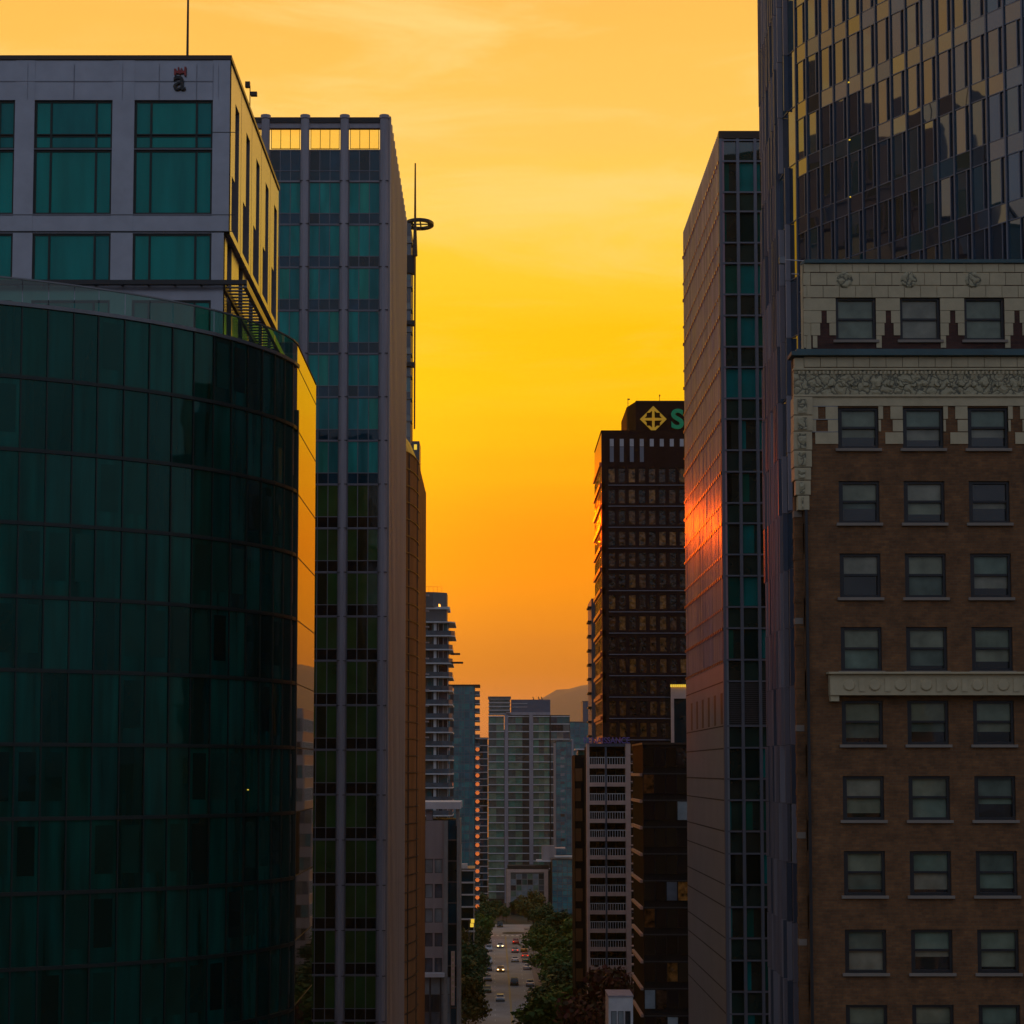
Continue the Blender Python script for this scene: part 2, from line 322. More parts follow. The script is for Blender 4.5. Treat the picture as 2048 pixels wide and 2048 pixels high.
class Bld:
    def __init__(s, name, label, cat, x, y, group=None):
        s.off = (x, y, 0); s.e = bpy.data.objects.new(name, None); C.objects.link(s.e); s.e.location = s.off
        tag(s.e, label, cat, group); s.parts = {}; s.rep = {}
    def p(s, name):
        if name not in s.parts: s.parts[name] = MB()
        return s.parts[name]
    def one(s, name, mb, label=None, parent=None, smooth=False):
        return mb.build(name, parent or s.e, s.off, label=label, smooth=smooth)
    def sub(s, mb, name):
        if not hasattr(mb, 'subs'): mb.subs = {}
        return mb.subs.setdefault(name, MB())
    def r(s, name):
        """a new repeat (window, balcony) that ends up as a part of its own, up to a hundred of the kind"""
        mb = MB(); s.rep.setdefault(name, []).append(mb); return mb
    def done(s, cap=100):
        for k, mb in s.parts.items(): s.one(k, mb)
        for k, l in s.rep.items():
            def key(mb):
                c = Vector((0, 0, 0))
                for v in mb.v: c += Vector(v)
                c /= len(mb.v); q = project(c)
                if q is None: return 1e9
                x, y, d = q; o = max(0, 330-x, x-1718, 33-y, y-2015)
                return d + o*20
            l = [m for m in l if m.v]; l.sort(key=key)
            for mb in l[:cap]:
                o = s.one(k, mb)
                for sk, sm in getattr(mb, 'subs', {}).items():
                    s2 = sm.build(sk, o, s.off)
            if len(l) > cap:
                rest = MB()
                for mb in l[cap:]:
                    rest.add(mb)
                    for sm in getattr(mb, 'subs', {}).values(): rest.add(sm)
                o = s.one(k, rest); o['kind'] = 'stuff'
        return s

def win(mb, fr, u0, u1, z0, z1, rec, ft, cols, rows, g, fm, dep=.06, gapf=None):
    """one window: frame, bars and a pane in every cell; cols / rows are numbers or lists of fractions"""
    cs = [i/cols for i in range(cols+1)] if isinstance(cols, int) else cols
    rs = [i/rows for i in range(rows+1)] if isinstance(rows, int) else rows
    us = [u0+(u1-u0)*c for c in cs]; zs = [z0+(z1-z0)*c for c in rs]
    e = .003
    if ft:
        for i, u in enumerate(us):
            a = u if i == 0 else u-ft/2; b = u+ft if i == 0 else (u if i == len(us)-1 else u+ft/2)
            if i == len(us)-1: a = u-ft
            mb.box(fr, a, b, z0, z1, -rec-.05, -rec+dep, fm)
        for i, z in enumerate(zs):
            a = z if i == 0 else z-ft/2; b = z+ft if i == 0 else z+ft/2
            if i == len(zs)-1: a, b = z-ft, z
            mb.box(fr, u0+e, u1-e, a, b, -rec-.05, -rec+dep-e, fm)
    for i in range(len(us)-1):
        for j in range(len(zs)-1):
            gm = g(i, j) if callable(g) else g
            mb.face([fr(us[i], -rec, zs[j]), fr(us[i+1], -rec, zs[j]), fr(us[i+1], -rec, zs[j+1]), fr(us[i], -rec, zs[j+1])], gm)

def wall_grid(b, fr, u0, u1, z0, z1, bays, rows, wall, pier=None, wd=.0, pd=.02, rec=.25, th=.3):
    """wall strips between the window rows and piers between the bays"""
    w = b.p('wall'); zs = [z0] + [z for r in rows for z in r] + [z1]
    for i in range(0, len(zs), 2):
        if zs[i+1]-zs[i] > .01: w.box(fr, u0, u1, zs[i], zs[i+1], -th, wd, wall)
    us = [u0] + [u for r in bays for u in r] + [u1]
    for i in range(0, len(us), 2):
        if us[i+1]-us[i] > .01: w.box(fr, us[i], us[i+1], z0, z1-.004, -th+.01, pd, pier or wall)

def text(s, name, size, loc, m, parent, off, ext=.1, bold=0, sx=1):
    cu = bpy.data.curves.new(name, 'FONT'); cu.body = s; cu.size = size; cu.extrude = ext; cu.offset = bold; cu.align_x = 'CENTER'; cu.align_y = 'CENTER'
    t = bpy.data.objects.new('tmp', cu); C.objects.link(t)
    bpy.context.view_layer.update()
    me = bpy.data.meshes.new_from_object(t.evaluated_get(bpy.context.evaluated_depsgraph_get())); bpy.data.objects.remove(t)
    me.materials.clear(); me.materials.append(M[m])
    me.transform(Matrix.Translation(Vector(loc)-Vector(off)) @ Matrix.Rotation(math.pi/2, 4, 'X') @ Matrix.Diagonal((sx, 1, 1, 1)))
    o = bpy.data.objects.new(name, me); C.objects.link(o); o.parent = parent
    return o

# ================================================================== ground, street, water, hill
def sheet(name, x0, x1, y0, y1, z, m, thick=0):
    mb = MB()
    if thick: mb.box(FRONT(0), x0, x1, z-thick, z, -y1, -y0, m)
    else: mb.face([(x0, y0, z), (x1, y0, z), (x1, y1, z), (x0, y1, z)], m)
    o = mb.build(name); o['kind'] = 'structure'; return o
sheet('ground', -6000, 6000, -3000, 1500, 0, 'soil')
sheet('water', -6000, 6000, 1500, 9000, -.3, 'waterm')
sheet('street', -2.4, 9.9, 60, 640, .02, 'asphalt')
sheet('cross_street', -60, 60, 640.01, 655, .02, 'asphalt')
sheet('pavement', -12, -2.4, 60, 640, .15, 'paving', .15)
sheet('pavement', 9.9, 22, 60, 640, .15, 'paving', .15)
mk = MB()
for d in (-.12, .12): mk.face([(3.9+d-.06, 60, .026), (3.9+d+.06, 60, .026), (3.9+d+.06, 608, .026), (3.9+d-.06, 608, .026)], 'yellow')
for Y in range(80, 600, 9):
    mk.face([(7.2, Y, .026), (7.3, Y, .026), (7.3, Y+3, .026), (7.2, Y+3, .026)], 'white')
    mk.face([(.5, Y, .026), (.6, Y, .026), (.6, Y+3, .026), (.5, Y+3, .026)], 'white')
for i in range(8): mk.face([(-1.8+i*1.5, 610, .026), (-1.1+i*1.5, 610, .026), (-1.1+i*1.5, 613, .026), (-1.8+i*1.5, 613, .026)], 'white')
o = mk.build('road_markings'); o['kind'] = 'structure'
isl = MB(); isl.prism([(6.5+3.5*math.cos(t*math.pi/8), 620+4*math.sin(t*math.pi/8)) for t in range(16)], .02, .17, 'paving', 'soil')
o = isl.build('traffic_island'); o['kind'] = 'structure'
# hill beyond the water
hb = MB(); HY = 8300
prof = [(-1500, 30), (-700, 45), (-200, 60), (-20, 92), (40, 140), (75, 180), (100, 194), (125, 205), (160, 216), (200, 225), (260, 234), (400, 262), (600, 245), (900, 250), (1400, 180), (2200, 60)]
def prof_h(x):
    for (a, ha), (b_, hb_) in zip(prof, prof[1:]):
        if a <= x <= b_:
            t = (x-a)/(b_-a); return ha+(hb_-ha)*t
    return 0
RH = random.Random(3); nx, ny = 150, 8; k = hb.mi('hillm'); base = len(hb.v)
for j in range(ny+1):
    t = j/ny
    for i in range(nx+1):
        x = -1500+3700*i/nx; h = prof_h(x)*math.sin(math.pi*min(1, max(0, t)))**.8
        h = 50+(h-50)*HY/4000 if h > 50 else h; x *= HY/4000; hb.v.append((x, HY-420+840*t, -1+h*(1+.03*RH.uniform(-1, 1))))
for j in range(ny):
    for i in range(nx):
        a = j*(nx+1)+i; hb.f.append((a, a+1, a+nx+2, a+nx+1)); hb.m.append(k)
o = hb.build('hill', smooth=True); o['kind'] = 'structure'
# ------------------------------------------------------------------ haze
hz = MB(); hz.box(FRONT(0), -3500, 5000, -2, 560, -8900, 220, 'dark')
o = hz.build('haze'); o['kind'] = 'stuff'; o.data.materials.clear()
hm = bpy.data.materials.new('haze'); hm.use_nodes = True; hn = hm.node_tree.nodes; hn.remove(hn['Principled BSDF'])
pv = hn.new('ShaderNodeVolumePrincipled'); pv.inputs['Color'].default_value = (1, .70, .08, 1); pv.inputs['Density'].default_value = 6.5e-5; pv.inputs['Anisotropy'].default_value = .3
hm.node_tree.links.new(pv.outputs[0], hn['Material Output'].inputs['Volume']); o.data.materials.append(hm)

# ================================================================== A: pale panel office with a fin of windows, upper left
def build_A():
    Y0, Y1 = 112.0, 138.0; X1 = xx(459, Y0, 300); X0 = -33.0; XL = xx(447, Y0, 520)
    b = Bld('office_tower', 'pale metal-panel office block with orange-lit side above the curved green glass building', 'building', (X0+X1)/2, Y0)
    Z = lambda y: zy(y, Y0); fr = FRONT(Y0); top = Z(120); zc = Z(463)
    b.p('wall').box(fr, X0, X1-.5, zc, top-.5, -(Y1-Y0)+.3, -.5, 'panel_dark')
    b.p('wall').box(fr, X0, XL-.5, 0, zc-.01, -(Y1-Y0)+.3, -.5, 'panel_dark')
    bays = [(xx(a, Y0), xx(c, Y0)) for a, c in ((-150, 5), (45, 205), (250, 411))]
    up = sorted([(Z(297.5), Z(200)), (Z(428), Z(298.5))]); lo = sorted([(Z(562), Z(466)), (Z(720), Z(600))])
    wall_grid(b, fr, X0, X1, zc, top, bays, up, 'panel', pd=.03, th=.5)
    wall_grid(b, fr, X0, XL, Z(900), zc-.05, bays, lo, 'panel', wd=-.05, pd=-.03, th=.5)
    s = b.p('panel_joint')
    for x in (-70, 30, 125, 225, 300, 377, 411, 422): s.box(fr, xx(x, Y0)-.018, xx(x, Y0)+.018, Z(199), top-.3, .031, .036, 'mull')
    for y, a, c in ((163, -150, 411), (265, 411, 459), (463, -150, 459), (430, -150, 459)):
        s.box(fr, xx(a, Y0), xx(c, Y0), Z(y)-.022, Z(y)+.022, .031, .038, 'mull' if y == 163 else 'panel_dark')
    b.p('roof_edge').box(fr, X0, X1+.08, top, top+.25, -(Y1-Y0), .1, 'bronze_dark')
    for a, c in bays:
        for z0, z1 in up+lo:
            w = b.r('window')
            tall = z1-z0 > 3.0
            win(w, fr, a, c, z0, z1, .2, .12, [0, .21, .79, 1], [0, 1] if tall or z1 < zc else [0, .28, .3, 1], 'g_a', 'mull_dark')
    # street side: five deep window slots
    fe = EAST(X1); za = zc+.4; zb = Z(265); zt = Z(200)
    P = (Y1-Y0)/5
    for i in range(5):
        a = Y0+i*P
        wl = b.p('wall')
        wl.box(fe, a, a+1.1, zc, top-.003, -.62, 0, 'panel')
        wl.box(fe, a+4.2, a+P, zc, top-.003, -.62, 0, 'panel')
        wl.box(fe, a+1.1, a+2.4, zb-2.2, top-.005, -.62, 0, 'panel'); wl.box(fe, a+2.4, a+4.2, zt+.6, top-.005, -.62, 0, 'panel')
        wl.box(fe, a+1.1, a+4.2, zc, za, -.62, 0, 'panel')
        w = b.r('window')
        win(w, fe, a+1.1, a+2.4, za, zb-2.2, .56, .08, 1, 3, 'g_navy', 'mull_dark'); win(w, fe, a+2.4, a+4.2, za, zt+.6, .56, .08, 1, 4, 'g_navy', 'mull_dark')
        s.box(fe, a-.03, a+.03, zc, top-.01, -.001, .006, 'panel_dark')
    fl = EAST(XL)
    for i in range(5):
        a = Y0+i*P; b.p('wall').box(fl, a+.01, a+1.5, 60, zc-.06, -.5, 0, 'panel'); b.p('wall').box(fl, a+3.5, a+P, 60, zc-.06, -.5, 0, 'panel')
        w = b.r('window'); win(w, fl, a+1.5, a+3.5, 66, zc-.3, .3, .1, 1, 3, 'g_navy', 'mull_dark')
    # louvred canopy round the corner
    zc2 = Z(566); cx = xx(489, Y0, 566); c = b.p('canopy')
    for y in [Y0-.2+i*.8 for i in range(27)]: c.box(EAST(0), y, y+.25, zc2-.12, zc2-.06, XL+.05, cx, 'steel')
    c.box(EAST(0), Y0-.6, Y0+22, zc2-.4, zc2+.05, cx, cx+.22, 'steel'); c.box(EAST(0), Y0, Y0+22, zc2-.4, zc2+.02, XL+.02, XL+.12, 'dark')
    c.box(fr, X0, cx+.2, zc2-.25, zc2, .6, .75, 'dark'); c.box(fr, X0, cx+.2, zc2-.1, zc2+.04, .02, .12, 'dark')
    for i in range(12): c.box(fr, cx-1-i*1.5, cx-.9-i*1.5, zc2-.2, zc2-.05, .05, .6, 'dark')
    # the end of the roof sign: a dark letter under a small red mark
    text('a', 'sign_letter', 1.75, (xx(342, Y0), Y0-.12, Z(163)), 'sign_black', b.e, b.off, .06, .01)
    rm = MB(); x0, x1 = xx(331, Y0), xx(356, Y0); w_ = x1-x0
    rm.box(fr, x0, x1, Z(148), Z(143), .04, .15, 'sign_red')
    for f0, f1, ya, yb in ((0, .16, 151, 139), (.3, .42, 146, 136), (.55, .66, 146, 138), (.84, 1, 153, 135), (.42, .55, 150, 142)): rm.box(fr, x0+w_*f0, x0+w_*f1, Z(ya), Z(yb), .045, .155, 'sign_red')
    b.one('sign_mark', rm)
    m_ = b.p('roof_mast'); xm = xx(375, Y0+8, 100); m_.tube((xm, Y0+8, top), (xm, Y0+8, top+11), .09, .05, 'bronze_dark')
    s2 = MB(); q = (xx(500, Y0+14, 200), Y0+14)
    s2.tube((X1-1.6, Y0+14, top), (X1-1.6, Y0+14, top+3.4), .05, .04, 'bronze')
    b.one('antenna', s2)
    a = b.p('rooftop_camera')
    xa = X1+.0; ya = yd(500, X1-.2, 190)
    zt2 = zy(172, ya); a.tube((X1-.2, ya, top), (X1-.2, ya, zt2), .035, .03, 'bronze_dark')
    a.box(FRONT(ya), X1-.5, X1-.2, zt2-.1, zt2+.25, -.15, .15, 'bronze_dark'); a.box(FRONT(ya), X1-.15, X1+.25, zt2-.65, zt2-.4, -.15, .15, 'bronze_dark')
    for i in range(4): a.box(FRONT(ya-2+i*1.7), X1-.3, X1-.05, top+.2, top+.5-.05*i, -.2, .2, 'bronze_dark')
    b.done()

# ================================================================== B: curved dark green glass building
def build_B():
    pts = [(-40, 83.0), (-34, 83.6), (-29, 84.6), (-25, 86.0), (-21.5, 87.3), (-18, 89.3), (-15, 91.7), (-12.6, 94.5), (-10.9, 97.7), (-10.2, 99.9), (-10, 101.2), (-10, 106)]
    dense = []
    for i in range(1, len(pts)-2):
        p0, p1, p2, p3 = [Vector(p) for p in pts[i-1:i+3]]
        for j in range(24):
            t = j/24; dense.append(.5*((2*p1)+(-p0+p2)*t+(2*p0-5*p1+4*p2-p3)*t*t+(-p0+3*p1-3*p2+p3)*t**3))
    step = 1.14; path = [dense[0]]; acc = 0
    for a, c in zip(dense, dense[1:]):
        acc += (c-a).length
        if acc >= step: path.append(c); acc = 0
    path.append(Vector((-10, 101.2)))
    b = Bld('curved_glass_building', 'dark green glass building with a rounded corner and an orange mirrored side', 'building', -20, 100)
    z0 = zy(650, 91.7); ztop = zy(603, 91.7); h = 3.25
    floors = [z0-i*h for i in range(22)]
    inset = lambda p: Vector((p[0]-.5, p[1]+.5))
    poly = [inset(p) for p in path]+[Vector((-10.5, 111.6)), Vector((-33, 111.6))]
    b.p('wall').prism([tuple(p) for p in poly], 0, z0-.3, 'panel_dark')
    slab = [p for p in path]+[Vector((-10.03, 111.9)), Vector((-33.5, 111.9))]
    b.p('roof').prism([tuple(Vector((p[0]-.03, p[1]+.04))) for p in slab], z0-.28, z0-.02, 'roof')
    vert = b.p('mullion'); rail = b.p('floor_band'); top = b.p('parapet_rail')
    segs = list(zip(path, path[1:]))
    for a, c in segs:
        u = (c-a); ln = u.length; u.normalize(); n = Vector((u.y, -u.x)); fr = Fr(a, u, n)
        last = (c-path[-1]).length < .01
        sd_ = segs.index((a, c))*.5
        for i, z in enumerate(floors[:-1]):
            w = b.r('window')
            w.face([fr(0, -.01, z-h), fr(ln, -.01, z-h), fr(ln, -.01, z), fr(0, -.01, z)], 'g_b')
            w.box(fr, -.035, .035, z-h+.001, z-.001, -.05, .05, 'mull_dark')
            pr = (.12, .05, .3, .45, .5, .15, .35, .75, .2, .85, .3, .5)[i % 12]
            if (math.sin(sd_*1.7+i*2.3)+R.uniform(-.5, .5))*.5+.5 < pr: w.face([fr(.22, .004, z-h+.75), fr(ln-.2, .004, z-h+.75), fr(ln-.2, .004, z-.35), fr(.22, .004, z-.35)], 'g_room')
            rail.box(fr, -.02, ln+.02, z-.10, z+.07, -.1, .085 if i else .12, 'mull_dark' if i else 'steel')
        g = b.r('parapet_panel'); g.face([fr(.02, 0, z0+.08), fr(ln-.02, 0, z0+.08), fr(ln-.02, 0, ztop), fr(.02, 0, ztop)], 'clear')
        top.box(fr, -.01, ln+.01, ztop, ztop+.07, -.05, .05, 'steel')
    fe = EAST(-10.0)
    for i, z in enumerate(floors[:-1]):
        w = b.r('window')
        w.face([fe(101.2, 0, z-h+.03), fe(112, 0, z-h+.03), fe(112, 0, z-.03), fe(101.2, 0, z-.03)], 'g_flat')
        rail.box(fe, 101.2, 112, z-.028, z+.028, -.1, .012, 'mull_dark')
    w = b.r('parapet_panel'); w.box(fe, 101.2, 112, z0+.03, ztop, -.04, 0, 'g_flat')
    top.box(fe, 101.2, 112.02, ztop+.003, ztop+.06, -.05, .03, 'bronze')
    vert.box(fe, 101.05, 101.32, 0, z0-2.3, -.1, .10, 'mull_dark')
    vert.box(fe, 111.9, 112.0, 0, ztop, -.3, -.01, 'mull_dark')
    lt = MB(); 
    # ceiling lamp seen through one pane
    fr6 = None
    for a, c in segs:
        q = project((a.x, a.y, 47))
        if q and abs(q[0]-482) < 18: fr6 = Fr(a, (c-a), Vector(((c-a).y, -(c-a).x)))
    if fr6:
        zz = zy(1581, 95); lt.box(fr6, .3, .42, zz, zz+.05, .0, .02, 'yellow_glow'); b.one('ceiling_lamp', lt)
    b.done()

# ================================================================== G: grey ribbed tower
def build_G():
    Y0, Y1 = 190.0, 226.0; XR = xx(776, Y0, 300); fr = FRONT(Y0); Z = lambda y: zy(y, Y0)
    cols = [xx(c, Y0, 400) for c in (768-79.3*5, 768-79.3*4, 768-79.3*3, 768-79.3*2, 768-79.3, 768)]
    b = Bld('ribbed_tower', 'tall grey ribbed tower with teal glass and three yellow openings along its crown', 'building', (cols[0]+XR)/2, Y0)
    X0 = cols[0]; top = Z(240); zcap = Z(231); zcrown = Z(298); cw = .78
    b.p('wall').box(fr, X0, XR-.5, 0, zcrown, -(Y1-Y0)+.1, -.45, 'panel_dark'); b.p('roof').box(fr, X0, XR-.55, zcrown, zcrown+.1, -(Y1-Y0)+.2, -.5, 'roof')
    def column(x, y, n=10, r=.42, zt=zcap):
        m = b.r('column')
        m.prism([(x+r*math.cos(2*math.pi*i/n), y+r*.9*math.sin(2*math.pi*i/n)) for i in range(n)], 0, zt-.35, 'lilac')
        m.prism([(x+r*1.18*math.cos(2*math.pi*i/n), y+r*1.1*math.sin(2*math.pi*i/n)) for i in range(n)], zt-.35, zt, 'lilac')
    for x in cols: column(x, Y0-.05)
    beam = b.p('crown_beam')
    beam.box(fr, X0, XR, Z(256), top, -.6, 0, 'lilac'); beam.box(fr, X0, XR-.1, Z(256)+.5, top+.25, -.55, .1, 'panel_dark')
    beam.box(EAST(XR), Y0+.6, Y1, Z(256), top, -.6, 0, 'lilac2'); beam.box(fr, X0, XR-.6, Z(256), top, -(Y1-Y0)+.5, -(Y1-Y0)+1, 'lilac')
    lev = [Z(363)-i*4.23 for i in range(32)]
    for i in range(5):
        a, c = cols[i]+.42, cols[i+1]-.42
        w = b.r('crown_window'); win(w, fr, a+.1, c-.1, Z(297), Z(257), .2, .05, 3, 1, 'clear2', 'bronze')
        w = b.r('window'); win(w, fr, a, c, Z(361), Z(299), .25, .07, 3, [0, .33, 1], 'g_navy', 'mull')
        for j, z in enumerate(lev[:-1]):
            if z < 0: break
            w = b.r('window'); low = z < 78
            def g(ii, jj, low=low): return ('g_navy' if not low else 'g_blk') if jj == 0 else ('g_green' if low else 'g_t')  # lower floors: changed reflection put into the pane colours, green and black
            z0 = max(0.1, z-4.23+.06)
            win(w, fr, a, c, z0, z, .25, .07, 3, [0, .26, 1], g, 'mull')
        b.p('floor_band').box(fr, a, c, Z(363), Z(361), -.3, -.1, 'lilac')
    jn = b.p('joint')
    for z in lev: 
        if z > 0: jn.box(fr, X0, XR-.1, z-.01, z+.07, -.27, -.16, 'mull')
    for x in cols:
        for z in lev:
            if z > 0: jn.box(fr, x-.44, x+.44, z-.03, z+.03, .1, .40, 'panel_dark')
    # street side pilasters, in a warmer grey that carries the orange reflected tint
    fe = EAST(XR); n = 14; P = (Y1-Y0)/n
    b.p('wall').box(fr, XR-.6, XR-.02, 0, top-.02, -.9, -.3, 'lilac')
    for i in range(n+1):
        y = Y0+.35+i*P*.985; m = b.r('pilaster')
        m.box(fe, y-.38, y+.38, 0, zcap-.1, -.4, .28, 'lilac2'); 
        if i < n:
            w = b.p('side_glazing'); w.face([fe(y+.38, -.02, 0), fe(y+P-.4, -.02, 0), fe(y+P-.4, -.02, top-.01), fe(y+.38, -.02, top-.01)], 'g_grey')
    for z in lev:
        if z > 0: jn.box(fe, Y0+.4, Y1, z-.25, z+.25, -.03, .1, 'lilac2')
    b.done()

# ================================================================== P: slim glass tower with roof disc and mast
def build_P():
    Y0 = 340.0; XR = xx(822, Y0, 600); fr = FRONT(Y0); Z = lambda y: zy(y, Y0); fe = EAST(XR)
    b = Bld('slim_glass_tower', 'slim green glass tower with a roof ring and long needle mast behind the ribbed tower', 'building', XR-6, Y0)
    top = Z(440); b.p('wall').box(fr, XR-18, XR-.2, 0, top, -14, -.2, 'panel_dark')
    fh = 3.9; z = top-.1; k = 0
    while z > 20:
        for i in range(6):
            w = b.r('window'); a = XR-6+i
            lit = k in (5, 6, 7, 8) and i in (4,)  # glowing yellow panes put in for sky seen through the glass
            win(w, fr, a, a+1, z-fh, z, 0, .07, 1, [0, .3, 1], (lambda ii, jj, lit=lit: 'yellow_glow' if lit and jj else 'g_res'), 'steel')
        b.p('ledge').box(fr, XR-6, XR+.25, z-fh-.12, z-fh+.1, -3, .3, 'steel')
        z -= fh; k += 1
    for y in (645, 728): b.p('sunshade').box(fr, xx(806, Y0), xx(830, Y0, y), Z(y)-.5, Z(y)+.2, -1, .8, 'dark')
    b.p('bracket').box(fr, xx(806, Y0), xx(831, Y0, 530), Z(547), Z(512), -1.2, .6, 'dark')
    # ring
    cx_, cy_ = xx(838, Y0, 440), Y0+2; zr = Z(442); r = b.p('roof_ring'); n = 32; rx, ry = (xx(867, Y0, 440)-xx(809, Y0, 440))/2, 3.3
    for i in range(n):
        t0, t1 = 2*math.pi*i/n, 2*math.pi*(i+1)/n
        p = [(cx_+rx*s*math.cos(t), cy_+ry*s*math.sin(t)) for s, t in ((1, t0), (1, t1), (.72, t1), (.72, t0))]
        r.prism(p, zr-.25, zr+.2, 'dark')
    for dx in (-1.2, 0.2, 1.6): r.box(fr, cx_+dx-.12, cx_+dx+.12, zr-.1, zr+.1, -(2+2.6), -(2-2.6), 'dark')
    r.box(fr, cx_-rx*.8, cx_+rx*.8, zr-.1, zr+.05, -2.2, -1.8, 'dark'); r.tube((XR-1, Y0+1, top), (cx_-1, cy_, zr-.1), .25, .2, 'dark')
    xm = xx(830.5, Y0, 500); m = b.p('mast')
    m.tube((xm, Y0-1, Z(860)), (xm, Y0-1, Z(515)), .14, .16, 'bronze'); m.tube((xm, Y0-1, Z(515)), (xm, Y0-1, Z(440)), .45, .2, 'bronze_dark'); m.tube((xm, Y0-1, Z(440)), (xm, Y0-1, Z(330)), .2, .12, 'bronze')
    b.done()

# ================================================================== O: rounded bronze tower
def build_O():
    Y0 = 250.0; b = Bld('bronze_tower', 'dark bronze tower with a sloping rounded shoulder between ribbed tower and balcony flats', 'building', -14, Y0+10)
    XR = xx(851, 292, 1500); Z = lambda y: zy(y, Y0+12)
    # plan: facets curve from the front to the street side
    P = [(XR-14, Y0), (XR-3.2, Y0)]
    for i in range(7):
        t = math.pi/2*i/6; P.append((XR-3.2+3.2*math.sin(t), Y0+14-14*math.cos(t)))
    P += [(XR, Y0+42), (XR-14, Y0+42)]
    zt = Z(925)
    def ring(s, z): return [((XR-14)+(x-(XR-14))*s, y) for x, y in P]
    body = b.p('wall'); body.prism(P, 0, zt, 'bronze', 'roof')
    lv = [(1, Z(925)), (.93, Z(890)), (.84, Z(868)), (.70, Z(846)), (.55, Z(822))]
    mb = b.p('shoulder')
    for (s0, za), (s1, zb) in zip(lv, lv[1:]):
        p0, p1 = ring(s0, za), ring(s1, zb); n = len(P)
        for j in range(n):
            a, c = j, (j+1) % n
            mb.face([(p0[a][0], p0[a][1], za), (p0[c][0], p0[c][1], za), (p1[c][0], p1[c][1], zb), (p1[a][0], p1[a][1], zb)], 'bronze_dark')
    mb.face([(x, y, lv[-1][1]) for x, y in ring(lv[-1][0], 0)], 'bronze_dark')
    z = zt
    while z > 0:
        j = b.r('panel_joint')
        Q = [(x+(.07 if x > XR-5 else 0), y-.06) for x, y in P[1:-2]]
        for a, c in zip(Q, Q[1:]):
            u = Vector(c)-Vector(a); fr = Fr(a, u, (u.y, -u.x)); j.box(fr, 0, u.length, z-.06, z+.06, -.05, .03, 'bronze_dark')
        z -= 2.15
    fr = FRONT(Y0)
    z = Z(925)
    while z > 5:
        w = b.r('window'); win(w, fr, XR-13, XR-3.3, z-3.3, z-.8, -.04, .08, 6, 1, 'g_blk', 'bronze_dark', dep=.04); z -= 4.3
    fs = b.p('fin')
    for i in (2, 4, 6): x, y = P[i+1]; fs.tube((x, y-.05, 0), (x, y-.05, zt), .13, .13, 'bronze_dark', 6)
    for i in range(10): fs.box(EAST(XR), Y0+41+.02, Y0+41.9, zy(1190+i*31.5, Y0+42)-.2, zy(1190+i*31.5, Y0+42), 0.001, .5, 'ledge')
    bx = MB(); X0 = xx(839, 275, 850); bx.box(FRONT(275), X0-1.1, X0, Z(900), Z(850), -5, 0, 'steel'); bx.box(FRONT(275), X0-.75, X0-.35, Z(868), Z(857), 0.005, .05, 'yellow_glow')
    b.one('rooftop_plant_room', bx); b.done()

# ================================================================== N: balcony flats
def build_N():
    Y0 = 435.0; XR = xx(905, Y0); b = Bld('balcony_tower', 'round-cornered apartment tower with stacked pale balconies beside the bronze tower', 'building', XR-7, Y0)
    Z = lambda y: zy(y, Y0); fr = FRONT(Y0); XL = XR-16
    tops = Z(1243); fh = 27.6*Y0/4000
    b.p('wall').box(fr, XL, XR-.9, 0, tops, -16, -1.3, 'g_res')
    def rc(d, x1=XR): return [(XL, Y0-d), (x1-2.2, Y0-d), (x1-.8, Y0-d+.5), (x1, Y0-d+1.8), (x1, Y0+17), (XL, Y0+17)]
    z = tops; k = 0
    while z > 2:
        xr = XR+(.5 if k < 2 else 0)
        s = b.r('balcony'); s.prism(rc(.4, xr), z-.26, z, 'white_con')
        if k: 
            q = rc(.3, xr-.05)[:5]
            for a, c in zip(q, q[1:]):
                b.sub(s, 'railing').face([(a[0], a[1], z), (c[0], c[1], z), (c[0], c[1], z+1.0), (a[0], a[1], z+1.0)], 'g_rail')
        for i in range(6):
            w = b.r('window'); a = XL+.6+i*2.45
            win(w, fr, a, a+2.1, z-fh+.15, z-.3, 1.25, .09, R.choice((1, 2)), 1, 'g_res', 'white_con' if i % 2 else 'steel')
        if k % 1 == 0: b.p('pier').box(fr, xx(869, Y0)-.25, xx(869, Y0)+.35, z-fh, z-.27, -1.2, -.35, 'white_con')
        z -= fh; k += 1
    p = b.p('penthouse'); zt = Z(1184); x1 = xx(893, Y0)
    p.box(fr, XL, x1, tops+.01, Z(1218), -10, -1, 'steel'); p.box(fr, XL, x1+.6, Z(1218), Z(1213), -11, -.4, 'white_con'); p.prism([(XL, Y0), (x1-3, Y0), (x1, Y0+2), (x1, Y0+10), (XL, Y0+10)], Z(1213), zt, 'steel')
    l = MB(); l.tube((xx(876.5, Y0), Y0+.8, Z(1211)), (xx(876.5, Y0), Y0+.95, Z(1211)), .42, .42, 'lit', 12); b.one('lit_window', l)
    r_ = b.p('roof_railing')
    for i in range(9): r_.tube((XL+6+i*.95, Y0+.3, zt), (XL+6+i*.95, Y0+.3, zt+1.2), .03, .03, 'bronze_dark', 5)
    r_.box(fr, XL, x1-1.4, zt+1.15, zt+1.2, -.35, -.3, 'bronze_dark')
    s = b.p('sunshade')
    for y, x in ((1307, 920), (1324.5, 926)): s.box(fr, XR-.5, xx(x, Y0, y), Z(y+1.6), Z(y-1.6), -3, -1, 'dark')
    b.done()

